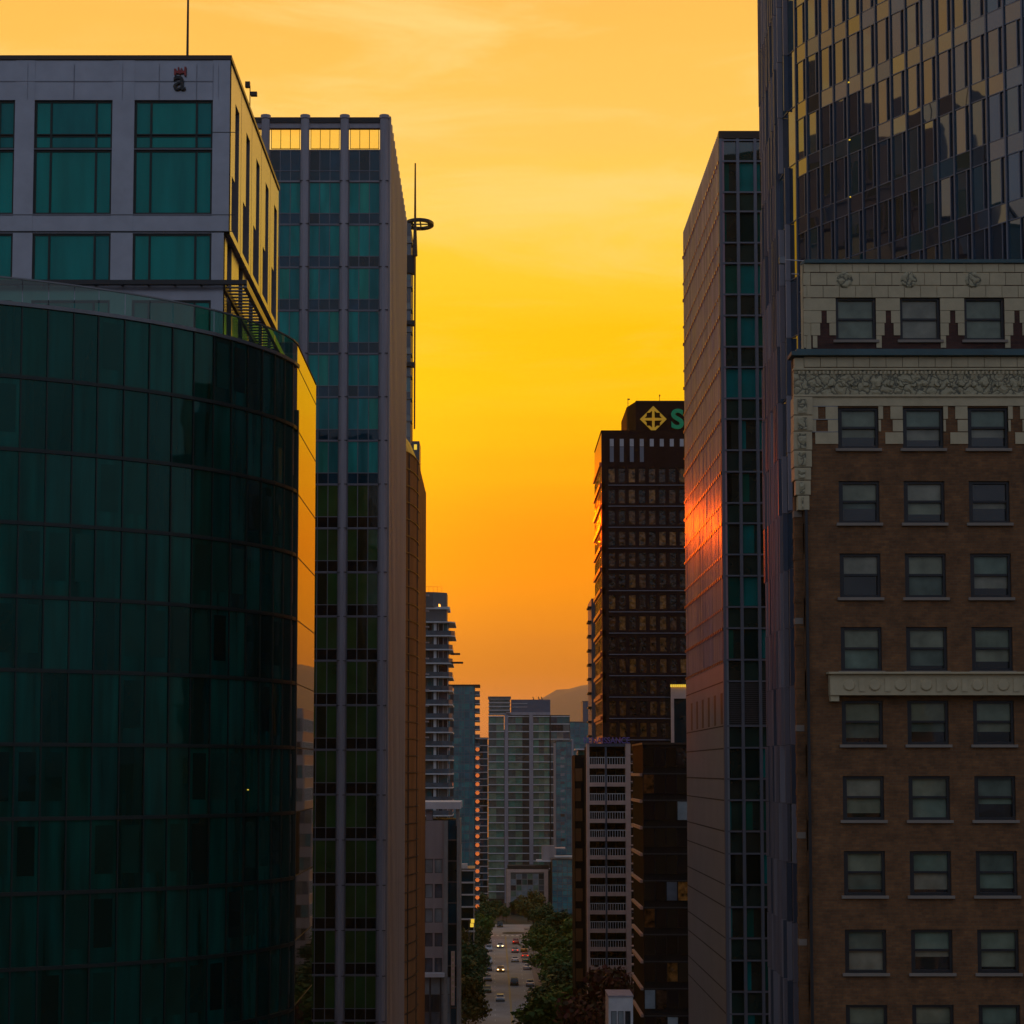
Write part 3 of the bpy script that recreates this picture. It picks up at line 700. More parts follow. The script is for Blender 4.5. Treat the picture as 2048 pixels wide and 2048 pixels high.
# ================================================================== M: blue glass flats with open balconies
def build_M():
    Y0 = 600.0; XR = xx(950, Y0); b = Bld('blue_apartment_tower', 'blue glass apartment tower with a stack of open balconies on its street side', 'building', XR-8, Y0)
    Z = lambda y: zy(y, Y0); fr = FRONT(Y0); top = Z(1369); XL = xx(895, Y0); b.p('wall').box(fr, XL, XR-.2, 0, top-.3, -18, -.2, 'panel_dark')
    b.p('roof').box(fr, XL-1, xx(960, Y0), top-.35, top, -18, .3, 'dark')
    fh = 17.3*Y0/4000; z = top-.4; n = 0
    while z > 3:
        for i in range(4):
            a = xx(907, Y0)+(XR-xx(907, Y0))*i/4; c = a+(XR-xx(907, Y0))/4
            w = b.r('window'); win(w, fr, a, c, z-fh, z, .0, .07, 2 if i % 2 else 1, [0, .3, 1], 'g_blue', 'blue_mull')
        if n:
            s = b.r('balcony'); s.box(EAST(XR), Y0+.5, Y0+16, z-.2, z, 0, 1.45, 'white_con'); q = b.sub(s, 'railing'); q.box(EAST(XR), Y0+.5, Y0+16, z, z+1.05, 1.38, 1.44, 'g_flat'); q.box(fr, XR, XR+1.37, z, z+1.05, -.58, -.52, 'g_rail')
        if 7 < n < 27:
            lp = b.r('balcony_glow_disc'); lp.tube((XR+.72, Y0+2.0, z+1.75), (XR+.72, Y0+2.2, z+1.75), .62, .62, 'soft_glow', 10)  # added glowing discs, in place of orange sunset light between the balcony slabs
        z -= fh; n += 1
    f = b.p('street_facade'); f.box(EAST(XR), Y0, Y0+18, 0, top-.36, -.15, 0, 'g_flat')
    b.done()

# ================================================================== J: central pale apartment tower
def build_J():
    Y0 = 760.0; Z = lambda y: zy(y, Y0); X = lambda x: xx(x, Y0); fr = FRONT(Y0)
    b = Bld('central_apartment_tower', 'pale apartment tower with green glass and grey piers closing the end of the street', 'building', X(1050), Y0)
    w_ = b.p('wall')
    w_.box(fr, X(978), X(1015), 0, Z(1459), -22, -.3, 'panel_dark'); w_.box(fr, X(1015), X(1100), 0, Z(1428), -22, -.32, 'panel_dark'); w_.box(fr, X(1100), X(1140), 0, Z(1430), -20, -.7, 'panel_dark')
    fh = 15.1*Y0/4000
    bays = [(977, 1008, 0, 2, 'g_far'), (1017, 1045, 0, 2, 'g_far'), (1045, 1058, .5, 1, 'g_blk'), (1067, 1099, 0, 3, 'g_far'), (1102, 1139, .4, 3, 'g_res')]
    for k in range(26):
        z = Z(1432)-k*fh
        if z < 4: break
        for a, c, rec, n, g in bays:
            w = b.r('window'); win(w, fr, X(a), X(c), z-fh, z-.25, rec, .08, n, 1, g, 'steel')
            w.box(fr, X(a)-.1, X(c)+.1, z-.3, z, -.6, .45 if rec == 0 else -rec+.2, 'white_con')
    for a, c in ((1009, 1016.5), (1058.5, 1066.5)): b.r('pier').box(fr, X(a), X(c), 0, Z(1427), -1, .35, 'lilac')
    h = b.p('header'); h.box(fr, X(1012), X(1101), Z(1430), Z(1424.5), -3, .4, 'lilac')
    r = b.p('rounded_top')
    for i in range(5): r.box(fr, X(977), X(1021), Z(1399+i*7.5), Z(1397+i*7.5), -9, .4, 'ledge'); 
    r.box(fr, X(978), X(1020), Z(1430), Z(1399), -9, .1, 'g_far'); r.box(fr, X(976), X(1022), Z(1397), Z(1393), -10, .6, 'steel')
    p = b.p('plant_room'); p.box(fr, X(1022.5), X(1101), Z(1428), Z(1399), -12, -.5, 'blue_mull')
    for y in (1407, 1414): p.box(fr, X(1024), X(1055), Z(y)-.12, Z(y)+.12, -.5, -.3, 'ledge')
    for x in (1068, 1079, 1085): p.tube((X(x), Y0+2, Z(1399)), (X(x-2), Y0+2, Z(1393)), .2, .15, 'dark')
    b.done()

# ================================================================== smaller far buildings
def simple(name, label, Y0, x0, x1, ytop, g, fm, wall, nb, fhp, depth=16, roof='steel', slab=None, group=None, side=None, ybot=None, cols=1, rec=.0, gap=.0):
    Z = lambda y: zy(y, Y0); X = lambda x: xx(x, Y0); fr = FRONT(Y0)
    b = Bld(name, label, 'building', (X(x0)+X(x1))/2, Y0, group); top = Z(ytop)
    b.p('wall').box(fr, X(x0), X(x1), 0, top-.2, -depth, -.12-rec, wall); b.p('roof').box(fr, X(x0)-.2, X(x1)+.2, top-.25, top, -depth-.2, .2, roof)
    if gap:
        z_ = []; k = top-.3
    fh = fhp*Y0/4000; z = top-.35; wd = (X(x1)-X(x0))/nb
    while z > fh+.5 and (ybot is None or z > Z(ybot)):
        for i in range(nb):
            a = X(x0)+i*wd; w = b.r('window'); win(w, fr, a+gap*wd, a+wd-gap*wd, z-fh+gap*fh*1.2, z-(.25 if slab else 0), rec, .08, cols, 1 if slab or gap else [0, .3, 1], g, fm)
        if gap: b.p('facade').box(fr, X(x0), X(x1), z-fh, z-fh+gap*fh*1.2, -.11-rec, .02, wall)
        if slab: b.r('floor_slab').box(fr, X(x0)-.3, X(x1)+.3, z-.22, z+.03, -1, .5, slab)
        z -= fh
    if gap:
        for i in range(nb+1):
            a = X(x0)+i*wd; b.p('facade').box(fr, max(X(x0), a-gap*wd), min(X(x1), a+gap*wd), .1, top-.3, -.1-rec, .04, wall)
    return b

def far_buildings():
    b = simple('teal_apartment_tower', 'teal glass tower with an orange-lit edge left of the dark bank tower', 820, 1140, 1180, 1443, 'g_blue', 'blue_mull', 'panel_dark', 4, 14.5); fr = FRONT(820)
    b.p('corner_pier').box(WEST(xx(1181, 820)), 820, 830, 0, zy(1444, 820), -.5, 0.3, 'bronze'); b.done()
    b = simple('grey_slab_tower', 'blank grey-blue tower top beside the dark bank tower', 900, 1166, 1196, 1402, 'g_grey', 'blue_mull', 'blue_mull', 1, 400, ybot=1300); b.done()
    b = simple('teal_narrow_tower', 'narrow teal glass tower with white squares in front of the central apartments', 720, 1112, 1143, 1481, 'g_blue', 'blue_mull', 'panel_dark', 3, 16)
    fr = FRONT(720)
    for i in range(20):
        z = zy(1500+i*16.3, 720); b.r('spandrel_panel').box(fr, xx(1121, 720), xx(1129, 720), z-.5, z+.4, .02, .08, 'g_grey')
    b.p('corner_pier').box(fr, xx(1143.2, 720), xx(1147, 720), 0, zy(1478, 720), -6, .1, 'lilac'); b.p('corner_pier').box(fr, xx(1108, 720), xx(1111.8, 720), 0, zy(1486, 720), -6, .1, 'lilac2'); b.done()
    b = simple('low_navy_tower', 'low navy apartment tower with white balcony edges between the two taller towers', 690, 948, 975, 1475, 'g_navy', 'dark', 'blue_mull', 3, 13.3, slab='ledge')
    b.done()
    # podium in front of the central tower
    Y = 700; Z = lambda y: zy(y, Y); X = lambda x: xx(x, Y); fr = FRONT(Y)
    b = Bld('podium_building', 'low concrete podium with a planted roof terrace in front of the central tower', 'building', X(1055), Y)
    b.p('wall').box(fr, X(1013), X(1100), 0, Z(1742), -20, -.5, 'panel_dark'); b.p('frame').box(fr, X(1013), X(1096), Z(1745), Z(1739), -1, .1, 'beige')
    for a, c in ((1013, 1021), (1088, 1096)): b.p('frame').box(fr, X(a), X(c), 0, Z(1745), -1, .08, 'beige')
    for i in range(6):
        for j in range(9):
            a = X(1021+i*11.15); z = Z(1747)-j*2.0
            if z > 3: w = b.r('window'); win(w, fr, a, a+X(1032.15)-X(1021), z-2.0, z, .2, .1, 1, 1, 'g_grey' if (i+j) % 3 else 'g_far', 'concrete')
    b.p('pavilion').box(fr, X(1084), X(1109), Z(1721), Z(1692), -8, -3, 'lilac2'); b.p('pavilion').box(fr, X(1073), X(1112), Z(1724), Z(1721), -10, -1, 'white_con')
    b.p('pavilion').box(fr, X(1015), X(1098), Z(1739), Z(1732), -10, -2, 'dark')
    b.done()
    b = simple('glass_annex', 'small teal glass annex with a thin white canopy at the right end of the terrace', 690, 1104, 1144, 1718, 'g_blue', 'steel', 'panel_dark', 4, 12); 
    b.p('canopy').box(FRONT(690), xx(1109, 690), xx(1146, 690), zy(1714, 690), zy(1712, 690), -5, 1.2, 'white'); b.p('canopy').box(FRONT(690), xx(1110, 690), xx(1130, 690), zy(1697, 690), zy(1695.5, 690), -5, .6, 'beige')
    b.done()
    # small apartments behind the grey office
    b = simple('small_white_flats', 'small white balcony flats beside the trees, right of the grey office slab', 470, 921, 948, 1737, 'g_navy', 'white_con', 'concrete', 1, 24, slab='white_con', depth=14, rec=.6)
    Y = 470; fr = FRONT(Y); b.p('stair_tower').box(fr, xx(916, Y), xx(923, Y), 0, zy(1690, Y), -6, .3, 'white_con'); b.p('gable').prism([(xx(921, Y), Y-.3), (xx(935, Y), Y-.3), (xx(935, Y), Y+3), (xx(921, Y), Y+3)], zy(1737, Y), zy(1728, Y), 'white_con')
    b.done()
    # tower edge with balcony ticks behind the bank tower
    Y = 374; X0 = xx(1184, Y); b = Bld('hidden_balcony_tower', 'sliver of a tower with balcony ledges behind the dark bank tower\'s left edge', 'building', X0+3, Y+8)
    b.p('wall').box(FRONT(Y), X0, X0+8, 0, zy(1197, Y), -14, 0, 'mull'); 
    for i in range(24):
        z = zy(1213+i*28.7, Y)
        if z > 3: b.r('balcony').box(FRONT(Y), X0-.65, X0-.003, z-.25, z+.1, -6, -.5, 'bronze_dark')
    b.done()
    # small lit-top building between bank tower and ribbed slab
    Y = 300; Z = lambda y: zy(y, Y); X = lambda x: xx(x, Y); fr = FRONT(Y)
    b = Bld('framed_rooftop_building', 'narrow building with beige frame and golden lit roof edge against the pink slab', 'building', X(1360), Y)
    b.p('wall').box(fr, X(1343), X(1392), 0, Z(1373), -10, -.4, 'g_navy'); b.p('frame').box(fr, X(1343), X(1392), Z(1397), Z(1373), -.39, 0, 'beige'); b.p('frame').box(fr, X(1343), X(1349), 0, Z(1397), -.39, 0.01, 'beige')
    for i in range(12): b.r('roof_edge_glow').box(fr, X(1342+i*4), X(1344.6+i*4), Z(1374), Z(1369), .02, .3, 'yellow_glow')  # row of small glowing yellow boxes along the roof edge
    b.done()
    # background blocks on the right, seen in the mirror glass
    for i, (Yq, xq, wq, hq, g, lb) in enumerate(((430, 25, 16, 58, 'g_grey', 'plain grey block mirrored in the lower part of the orange glass'), (520, 27, 18, 66, 'g_res', 'pale flats mirrored just under the orange sky in the glass'), (470, 30, 14, 52, 'g_blue', 'blue glass block mirrored low in the street glass'))):
        fr = WEST(xq); b = Bld('mirrored_block', lb, 'building', xq+wq/2, Yq)
        b.p('wall').box(fr, Yq, Yq+30, 0, hq, -wq, -.1, 'lilac2'); f2 = FRONT(Yq)
        for z in range(6, hq-3, 6):
            for u in range(0, wq-2, 4): win(b.r('window'), f2, xq+u+.5, xq+u+3.6, z, z+3.4, -.03, .15, 2, 1, 'g_res', 'steel', dep=.03)
        for z in range(6, hq-3, 6):
            for y in range(0, 30, 6): win(b.r('window'), fr, Yq+y+.5, Yq+y+5.5, z, z+3.5, 0, .15, 2, 1, g, 'white_con')
        b.done()

def build_west_block():  # unseen tower added to darken the blue glass tower's reflections
    fr = EAST(-46.0); b = Bld('added_mirror_tower', 'unseen tower added to darken the lower panes of the rounded blue glass tower', 'building', -60, 150)
    b.p('wall').box(fr, 132, 190, 0, 112, -26, -.2, 'lilac2'); b.p('roof_box').box(fr, 150, 165, 112, 117, -20, -6, 'steel')
    for z in range(30, 108, 6):
        for y in range(132, 188, 8): win(b.r('window'), fr, y+.6, y+7.4, z, z+4.2, 0, .2, 3, 1, 'g_blk', 'lilac2')
    b.done()
# ================================================================== Q: grey office slab lower left
def build_Q():
    Y0 = 306.0; Z = lambda y: zy(y, Y0); X = lambda x: xx(x, Y0); fr = FRONT(Y0); XR = X(920); XL = X(820)
    b = Bld('grey_office_slab', 'low grey office slab with square windows under a flat concrete roof canopy', 'building', X(880), Y0)
    b.p('wall').box(fr, XL, X(913), 0, Z(1641), -16, -.4, 'panel_dark')
    b.p('roof_canopy').box(fr, XL, X(921.5), Z(1618), Z(1604), -17, .6, 'white_con'); b.p('roof_canopy').box(fr, X(912), X(919), Z(1652), Z(1618), -3, -.1, 'concrete')
    b.p('rooftop_plant').box(fr, X(852), X(865), Z(1640), Z(1622), -3, -.6, 'lilac')
    rows = [(1718, 1746), (1768, 1796), (1817, 1845), (1866, 1893), (1916, 1944)]
    zr = sorted([(Z(c), Z(a)) for a, c in rows])
    bays = [(X(a), X(c)) for a, c in ((831, 845), (851, 866), (870, 885))]
    wall_grid(b, fr, XL, X(893), Z(1952), Z(1641), bays, zr, 'lilac2', pd=.03, th=.4)
    for a, c in bays:
        for z0, z1 in zr: win(b.r('window'), fr, a, c, z0, z1, .2, .06, 1, 1, 'g_grey', 'dark')
    b.p('pier').box(fr, X(888), X(896), 0, Z(1641), -.4, .25, 'concrete'); b.p('pier').box(fr, X(914), X(920), 0, Z(1640), -16, .2, 'concrete')
    g = b.p('stair_glazing'); 
    for i in range(10): g.face([fr(X(897), -.35, Z(1640+i*42+40)), fr(X(913.5), -.35, Z(1680+i*42)), fr(X(913.5), -.35, Z(1640+i*42)), fr(X(897), -.35, Z(1640+i*42))], 'g_navy'); g.box(fr, X(896), X(914), Z(1680+i*42)-.1, Z(1680+i*42)+.1, -.38, -.3, 'steel')
    b.p('canopy').box(fr, XL, X(890), Z(1953), Z(1945), -.39, 1.2, 'white_con')
    for i in range(4): win(b.r('window'), fr, XL+i*1.6, XL+i*1.6+1.5, Z(2060), Z(1954), .2, .08, 1, 3, 'g_grey', 'steel')
    b.p('wall').box(fr, XL, X(893), 0, Z(2061), -.4, -.03, 'concrete')
    s = MB(); s.box(fr, X(903), X(910), Z(2010), Z(1902), .25, .45, 'beige')
    for i in range(9): s.box(fr, X(904.5), X(908.5), Z(2003-i*11.5), Z(1996-i*11.5), .451, .5, 'cream')
    b.one('vertical_sign', s)
    b.done()
    # plain lower wing right of it
    sg = Bld('yellow_sign', 'small yellow vertical sign hanging beside the white flats above the left trees', 'sign', xx(945, 440), 440)
    f2 = FRONT(440); x0 = xx(942, 440); z1 = zy(1838, 440); sg.p('pole').tube((x0-.4, 440, 0), (x0-.4, 440, z1), .07, .06, 'steel')
    sg.p('panel').box(f2, x0, x0+.75, z1-.85, z1, -.05, .05, 'yellow_glow'); sg.p('panel').box(f2, x0-.15, x0+.6, z1-1.75, z1-.95, -.05, .05, 'yellow_glow'); sg.done()

# ================================================================== C: slab with ribbed pink side
def build_C():
    X0 = 18.0; Y0 = yd(1444, X0, 1000); Y1 = yd(1369, X0, 1000); Z = lambda y: zy(y, Y0); X = lambda x: xx(x, Y0, 900); fr = FRONT(Y0); XR = 36.0
    b = Bld('pink_ribbed_slab', 'tall slab with fine pink-grey ribs catching the sunset and teal windows on its end', 'building', 26, Y0+10)
    top = Z(262); b.p('wall').box(fr, X0+.4, XR, 0, top-.4, -(Y1-Y0)+.2, -.35, 'panel_dark')
    b.p('cornice').box(fr, X0, XR, Z(277), top, -.6, .05, 'bronze_dark'); b.p('roof').box(fr, X0+.5, XR, top-.4, top-.3, -(Y1-Y0)+.4, -.7, 'roof')
    per = [383.5, 485.5, 589, 693.5, 797, 900.5, 1006, 1109, 1214, 1319, (1452), 1558, 1663, 1770, 1877, 1984, 2091]
    p = b.p('end_pier'); p.box(fr, X0, X(1449), 0, Z(277)-.01, -.5, .06, 'mull')
    cols = [(X(1449), X(1478)), (X(1484), X(1513)), (X(1519), X(1548)), (X(1554), X(1583))]
    for a in (1481, 1516, 1551): p.box(fr, X(a)-.12, X(a)+.12, 0, Z(277)-.012, -.5, .05, 'mull')
    rows = []; prev = 281
    seq = [(283, 322, 's'), (325, 383.5, 'g')]
    y = 386
    for q in per[1:]:
        if q == 1452: seq += [(1322, 1362, 's'), (1365, 1450, 'l')]
        else: seq += [(y+1, q-63, 's'), (q-60, q-1.5, 'g')]
        y = q+1.5
    for ya, yb, t in seq:
        p.box(fr, X(1449), X(1583), Z(ya-1), Z(ya-4.2), -.4, .04, 'mull')
        for a, c in cols:
            w = b.r('window' if t == 'g' else ('louvre' if t == 'l' else 'spandrel')); z0, z1 = Z(yb), Z(ya)
            if t == 'g':
                f = R.choice((.25, .5, .3, 1, 1, 1, .8)); f = 1 if 600 < ya < 760 else f
                um = a+(c-a)*f
                if f < 1: w.face([fr(a, -.2, z0), fr(um, -.2, z0), fr(um, -.2, z1), fr(a, -.2, z1)], 'g_c'); w.face([fr(um, -.2, z0), fr(c, -.2, z0), fr(c, -.2, z1), fr(um, -.2, z1)], 'g_cs')
                else: w.face([fr(a, -.2, z0), fr(c, -.2, z0), fr(c, -.2, z1), fr(a, -.2, z1)], 'g_c')
                w.box(fr, a, c, z0, z0+.05, -.2, -.12, 'mull_dark')
            elif t == 's': w.face([fr(a, -.15, z0), fr(c, -.15, z0), fr(c, -.15, z1), fr(a, -.15, z1)], 'g_cs')
            else:
                k = 22
                for i in range(k): w.box(fr, a, c, z0+(z1-z0)*i/k, z0+(z1-z0)*(i+.55)/k, -.2, -.08, 'steel')
                w.face([fr(a, -.21, z0), fr(c, -.21, z0), fr(c, -.21, z1), fr(a, -.21, z1)], 'panel_dark')
    # street side: ribs above, smooth panels below
    fw = WEST(X0); zs = zy(1320, Y0); P = .62; n = int((Y1-Y0)/P)
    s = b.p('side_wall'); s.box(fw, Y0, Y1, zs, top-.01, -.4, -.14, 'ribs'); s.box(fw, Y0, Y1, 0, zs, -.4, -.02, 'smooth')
    rb = b.p('ribbing')
    for i in range(n): 
        y = Y0+.1+i*(Y1-Y0-.2)/n
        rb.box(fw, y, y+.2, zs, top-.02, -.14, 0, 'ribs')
    for q in per[:10]:
        zz = Z(q-61.5); sl = b.r('ledge')
        for i in range(0, n, 2):
            y = Y0+.32+i*(Y1-Y0-.2)/n; sl.box(fw, y, y+.36, zz-.12, zz+.12, -.139, .07, 'sunset_red'); sl.box(fw, y, y+.36, zz-2.62, zz-2.45, -.139, .05, 'sunset_red')
    for q in (1320, 1363, 1452, 1497, 1558, 1601, 1663, 1708, 1770, 1815, 1877, 1922, 1984, 2029):
        b.r('panel_joint').box(fw, Y0+.02, Y1, Z(q)-.05, Z(q)+.05, -.03, -.012, 'panel_dark')
    lv = b.p('side_louvre')
    for i in range(12):
        y = Y0+1+i*(Y1-Y0-2)/12; lv.box(fw, y, y+1.3, Z(1448), Z(1385), -.021, -.005 - (i % 3)*.003, 'smooth' if i % 2 else 'bronze_dark')
    b.done()

# ================================================================== D: rounded blue glass tower, right
def build_D():
    pos = Vector((18.25, 131.6)); path = [(pos.copy(), 0)]; s = 0; th = 0
    while pos.x < 36 and s < 60:
        st = 1.3 if s > 7 else .65
        if s >= 7: th = min(rad(29), rad(29)*(s-7)/5.5)
        if s > 26: th = rad(29)+rad(12)*min(1, (s-26)/10)
        pos = pos+Vector((math.sin(th), -math.cos(th)))*st; s += st; path.append((pos.copy(), s))
    b = Bld('blue_glass_tower', 'tall blue glass tower with a rounded corner and golden mirrored panes behind the brick hotel', 'building', 28, 122)
    top = 106; h = 3.58; poly = [(p.x+.55, p.y+.25) for p, _ in path]+[(path[-1][0].x+12, path[-1][0].y+6), (34, 140), (18.9, 131.8)]
    b.p('wall').prism(poly, 0, top-.1, 'panel_dark'); b.p('base').prism([(x+.2, y+.1) for x, y in poly], 0, 22, 'steel')
    zref = zy(66, 118)
    lev = []; z = zref
    while z < top-h: z += h
    while z > 22: lev.append(z); z -= h
    fins = b.p('fin'); band = b.p('floor_joint')
    for (a, sa), (c, sb) in zip(path, path[1:]):
        u = c-a; ln = u.length; u.normalize(); n = Vector((-u.y, u.x)); 
        n = Vector((u.y, -u.x)) if n.dot(Vector((-1, -.4))) < 0 else n
        fr = Fr(a, u, n); side = sa < 10.9
        if not side: fins.box(fr, -.05, .05, 22, top, -.1, .10, 'blue_mull')
        for z in lev:
            w = b.r('window'); zs_ = z-1.02
            if side:
                if R.random() > .1: fins.box(fr, -.05, .05, z-h+.02, z-.02, -.1, .30+R.choice((0, .03)), R.choice(('lilac', 'fin_grey', 'fin_grey', 'blue_mull')))
                w.face([fr(.05, 0, z-h), fr(ln-.05, 0, z-h), fr(ln-.05, 0, z), fr(.05, 0, z)], 'g_d'); 
            else:
                sl = .30*ln
                w.face([fr(.05, .02, zs_), fr(ln-.05, .02, zs_), fr(ln-.05, .02, z-.03), fr(.05, .02, z-.03)], 'g_d')
                w.face([fr(.05, 0, z-h+.03), fr(ln-sl, 0, z-h+.03), fr(ln-sl, 0, zs_-.03), fr(.05, 0, zs_-.03)], 'g_d')
                w.face([fr(ln-sl, -.05, z-h+.03), fr(ln-.05, -.05, z-h+.03), fr(ln-.05, -.05, zs_-.03), fr(ln-sl, -.05, zs_-.03)], 'g_ds')
                w.box(fr, ln-sl-.03, ln-sl+.03, z-h, zs_, -.1, .05, 'blue_mull')
            band.box(fr, 0, ln, z-.03, z+.03, -.1, .04, 'blue_mull')
            if not side: band.box(fr, 0, ln, zs_-.03, zs_+.03, -.1, .045, 'blue_mull')
    # small lit rooms deep at the right edge
    for x, y in ((1705, 167), (1706, 282), (1707, 396)):
        m = b.r('room_lamp')
        best = min(path[:-1], key=lambda q: abs((project((q[0].x, q[0].y, 85)) or (9e9,))[0]-x)); p = best[0]
        zz = zy(y, p.y); m.box(FRONT(p.y), p.x-.02, p.x+.12, zz, zz+.06, .1, .16, 'yellow_glow')
    b.done()

# ================================================================== E: brick hotel, right
def build_E():
    Y0 = 90.0; Z = lambda y: zy(y, Y0); X = lambda x: xx(x, Y0, 1100); fr = FRONT(Y0); XR = 31
    b = Bld('brick_hotel', 'brown brick building with cream carved terracotta crown and sash windows at the right', 'building', 22, Y0+4)
    x0 = X(1592); xs = X(1609); D = 6.5
    bays = [(X(1679)+i*2.95, X(1679)+i*2.95+1.85) for i in range(5)]
    rows = [(815, 897), (962, 1046), (1107, 1195), (1254, 1342), (1401, 1489), (1552, 1640), (1702, 1791), (1859, 1946), (2010, 2095)]
    zr = sorted([(Z(c), Z(a)) for a, c in rows]); zt1 = Z(712); ztt = Z(517)
    b.p('wall').box(fr, xs+.9, XR, 0, zt1-.2, -5, -.42, 'brick')
    wall_grid(b, fr, xs, XR, 5, zt1-.1, bays, zr, 'brick', pd=.003, th=.41)
    b.p('corner_strip').box(fr, x0, xs, 0, zt1-.1, -.8, -.35, 'brick')
    q = b.p('quoin')
    for i in range(26): 
        z = Z(1025+i*43); 
        if z > 1: q.box(fr, x0-.03, xs-.05, z-.16, z+.12, -.78, -.33, 'sill' if i % 5 == 0 else 'brick')
    b.p('drainpipe').box(fr, xs+.02, xs+.14, 0, Z(1020), .004, .16, 'dark')
    def sash(a, c, z0, z1, k):
        w = b.r('window'); zm = z0+(z1-z0)*.52
        w.box(fr, a, c, z0, z0+.12, -.4, -.1, 'dark'); w.box(fr, a, c, z1-.12, z1, -.4, -.1, 'dark'); w.box(fr, a, a+.2, z0+.12, z1-.12, -.4, -.102, 'dark'); w.box(fr, c-.12, c, z0+.12, z1-.12, -.4, -.102, 'dark')
        w.box(fr, a+.2, c-.12, zm-.05, zm+.05, -.4, -.15, 'dark')
        w.face([fr(a+.2, -.25, zm), fr(c-.12, -.25, zm), fr(c-.12, -.25, z1-.12), fr(a+.2, -.25, z1-.12)], 'g_sash' if R.random() < .85 else 'g_sashd')
        f = R.choice((0, 0, .2, .35, .5, .65, 1, .15)); zq = z0+.12+(zm-z0-.12)*f
        if f > 0: w.face([fr(a+.2, -.3, z0+.12), fr(c-.12, -.3, z0+.12), fr(c-.12, -.3, zq), fr(a+.2, -.3, zq)], 'g_sashd')
        if f < 1: w.face([fr(a+.2, -.3, zq), fr(c-.12, -.3, zq), fr(c-.12, -.3, zm), fr(a+.2, -.3, zm)], 'g_sash')
        sl = MB(); sl.box(fr, a-.12, c+.12, z0-.13, z0, -.2, .14, 'sill'); b.rep.setdefault('window_sill', []).append(sl)
    for i, (a, c) in enumerate(bays):
        for k, (z0, z1) in enumerate(zr[::-1]): sash(a, c, z0, z1, k+i*2)
    # cream cladding of the second tier
    def blocks(name, cells, d, m='cream', g=.012):
        mb = b.p(name)
        for (a, c, ya, yb) in cells: mb.box(fr, X(a)+g, X(c)-g, Z(yb)+g, Z(ya)-g, -.2, d, m)
    cr = []
    for i in range(14): cr.append((1612+i*33, 1645+i*33, 714, 735))
    cr.append((1592, 1612, 716, 738))
    blocks('terracotta_course', cr, .10)
    b.p('copper_cornice').box(fr, x0-.15, XR, Z(713), Z(705), -.9, .35, 'copper'); b.p('copper_cornice').box(fr, x0+.1, XR, Z(705), Z(699), -1.5, .15, 'copper')
    b.p('frieze').box(fr, x0-.02, XR, Z(792), Z(738), -.3, .10, 'orn')
    mb = b.p('frieze'); 
    for i in range(60):
        a = 1600+i*8.2; mb.box(fr, X(a), X(a+4), Z(749), Z(743), .1, .15, 'cream'); 
    for i in range(22):
        cxp = X(1640+i*24); mb.tube((cxp, Y0-.05, Z(768)), (cxp, Y0-.17, Z(768)), .22, .14, 'orn', 8)
    mb.box(fr, x0-.04, XR, Z(741), Z(737), -.3, .16, 'cream'); mb.box(fr, x0-.03, XR, Z(794), Z(790), -.3, .14, 'cream')
    cells = []
    for y0_, y1_ in ((795, 813), (815, 838), (840, 863), (865, 888)):
        xq = 1610
        while xq < 2080:
            cells.append((xq, xq+26, y0_, y1_)); xq += 26.3
    def hit(c):
        xm, ym = (c[0]+c[1])/2, (c[2]+c[3])/2
        for a, cc in bays:
            if X(c[0]) < cc+.02 and X(c[1]) > a-.02 and 813 <= ym <= 897: return True
        return False
    for i, (a, cc) in enumerate(bays):
        l = X(1609) if i == 0 else bays[i-1][1]
        # brick notch in the middle of each pier
        mid = X(1647)+i*2.95
        for y0_, y1_, hw in ((795, 812, 0), (813, 838, .17), (840, 863, .27), (865, 888, 0)):
            if y0_ < 800: b.r('terracotta_block').box(fr, l if i else X(1609), cc+.01 if i < 4 else XR, Z(y1_), Z(y0_), -.2, .06+.002*i, 'cream')
            else:
                if hw:
                    b.r('terracotta_block').box(fr, l, mid-hw, Z(y1_), Z(y0_), -.2, .05, 'cream'); b.r('terracotta_block').box(fr, mid+hw, a, Z(y1_), Z(y0_), -.2, .05, 'cream')
                else: b.r('terracotta_block').box(fr, l+(.55 if i == 0 else .3), a, Z(y1_), Z(y0_), -.2, .05, 'cream')
    jt = b.p('mortar_joint')
    for y in (813, 839, 864): jt.box(fr, X(1609), bays[0][0], Z(y)-.02, Z(y)+.02, -.1, .058, 'concrete')
    # carved corner strip that steps in towards its foot
    for a, c, ya, yb in ((1590, 1628, 795, 830), (1590, 1628, 832, 862), (1589, 1626, 864, 900), (1589, 1625, 902, 934), (1590, 1623, 936, 960), (1592, 1622, 962, 990), (1596, 1619, 992, 1020)):
        b.p('corner_carving').box(fr, X(a), X(c), Z(yb), Z(ya), -.8, .13, 'cream')
        b.p('corner_carving').box(fr, X(a+8), X(c-12), Z(yb-3), Z(ya+4), .13, .19, 'orn')
    # upper tier
    xu = X(1616); b.p('wall').box(fr, xu+1.2, XR, zt1-.21, ztt-.3, -5, -.9, 'brick_red')
    f2 = Fr((0, Y0+.45), (1, 0), (0, -1)); bu = [(X(1681)+i*2.95, X(1681)+i*2.95+1.85) for i in range(5)]; zu = [(Z(676), Z(590))]
    w = b.p('wall'); zs = [Z(700), Z(676), Z(590), Z(522)]
    w.box(f2, xu, XR, zs[0], zs[1], -.45, 0, 'brick_red'); w.box(f2, xu, XR, zs[2], zs[3], -.45, 0, 'cream')
    us = [xu]+[u for r_ in bu for u in r_]+[XR]
    for i in range(0, len(us), 2): w.box(f2, us[i], us[i+1], zs[0]+.002, zs[3]-.002, -.44, .003, 'brick_red')
    fr_s, fr = fr, f2
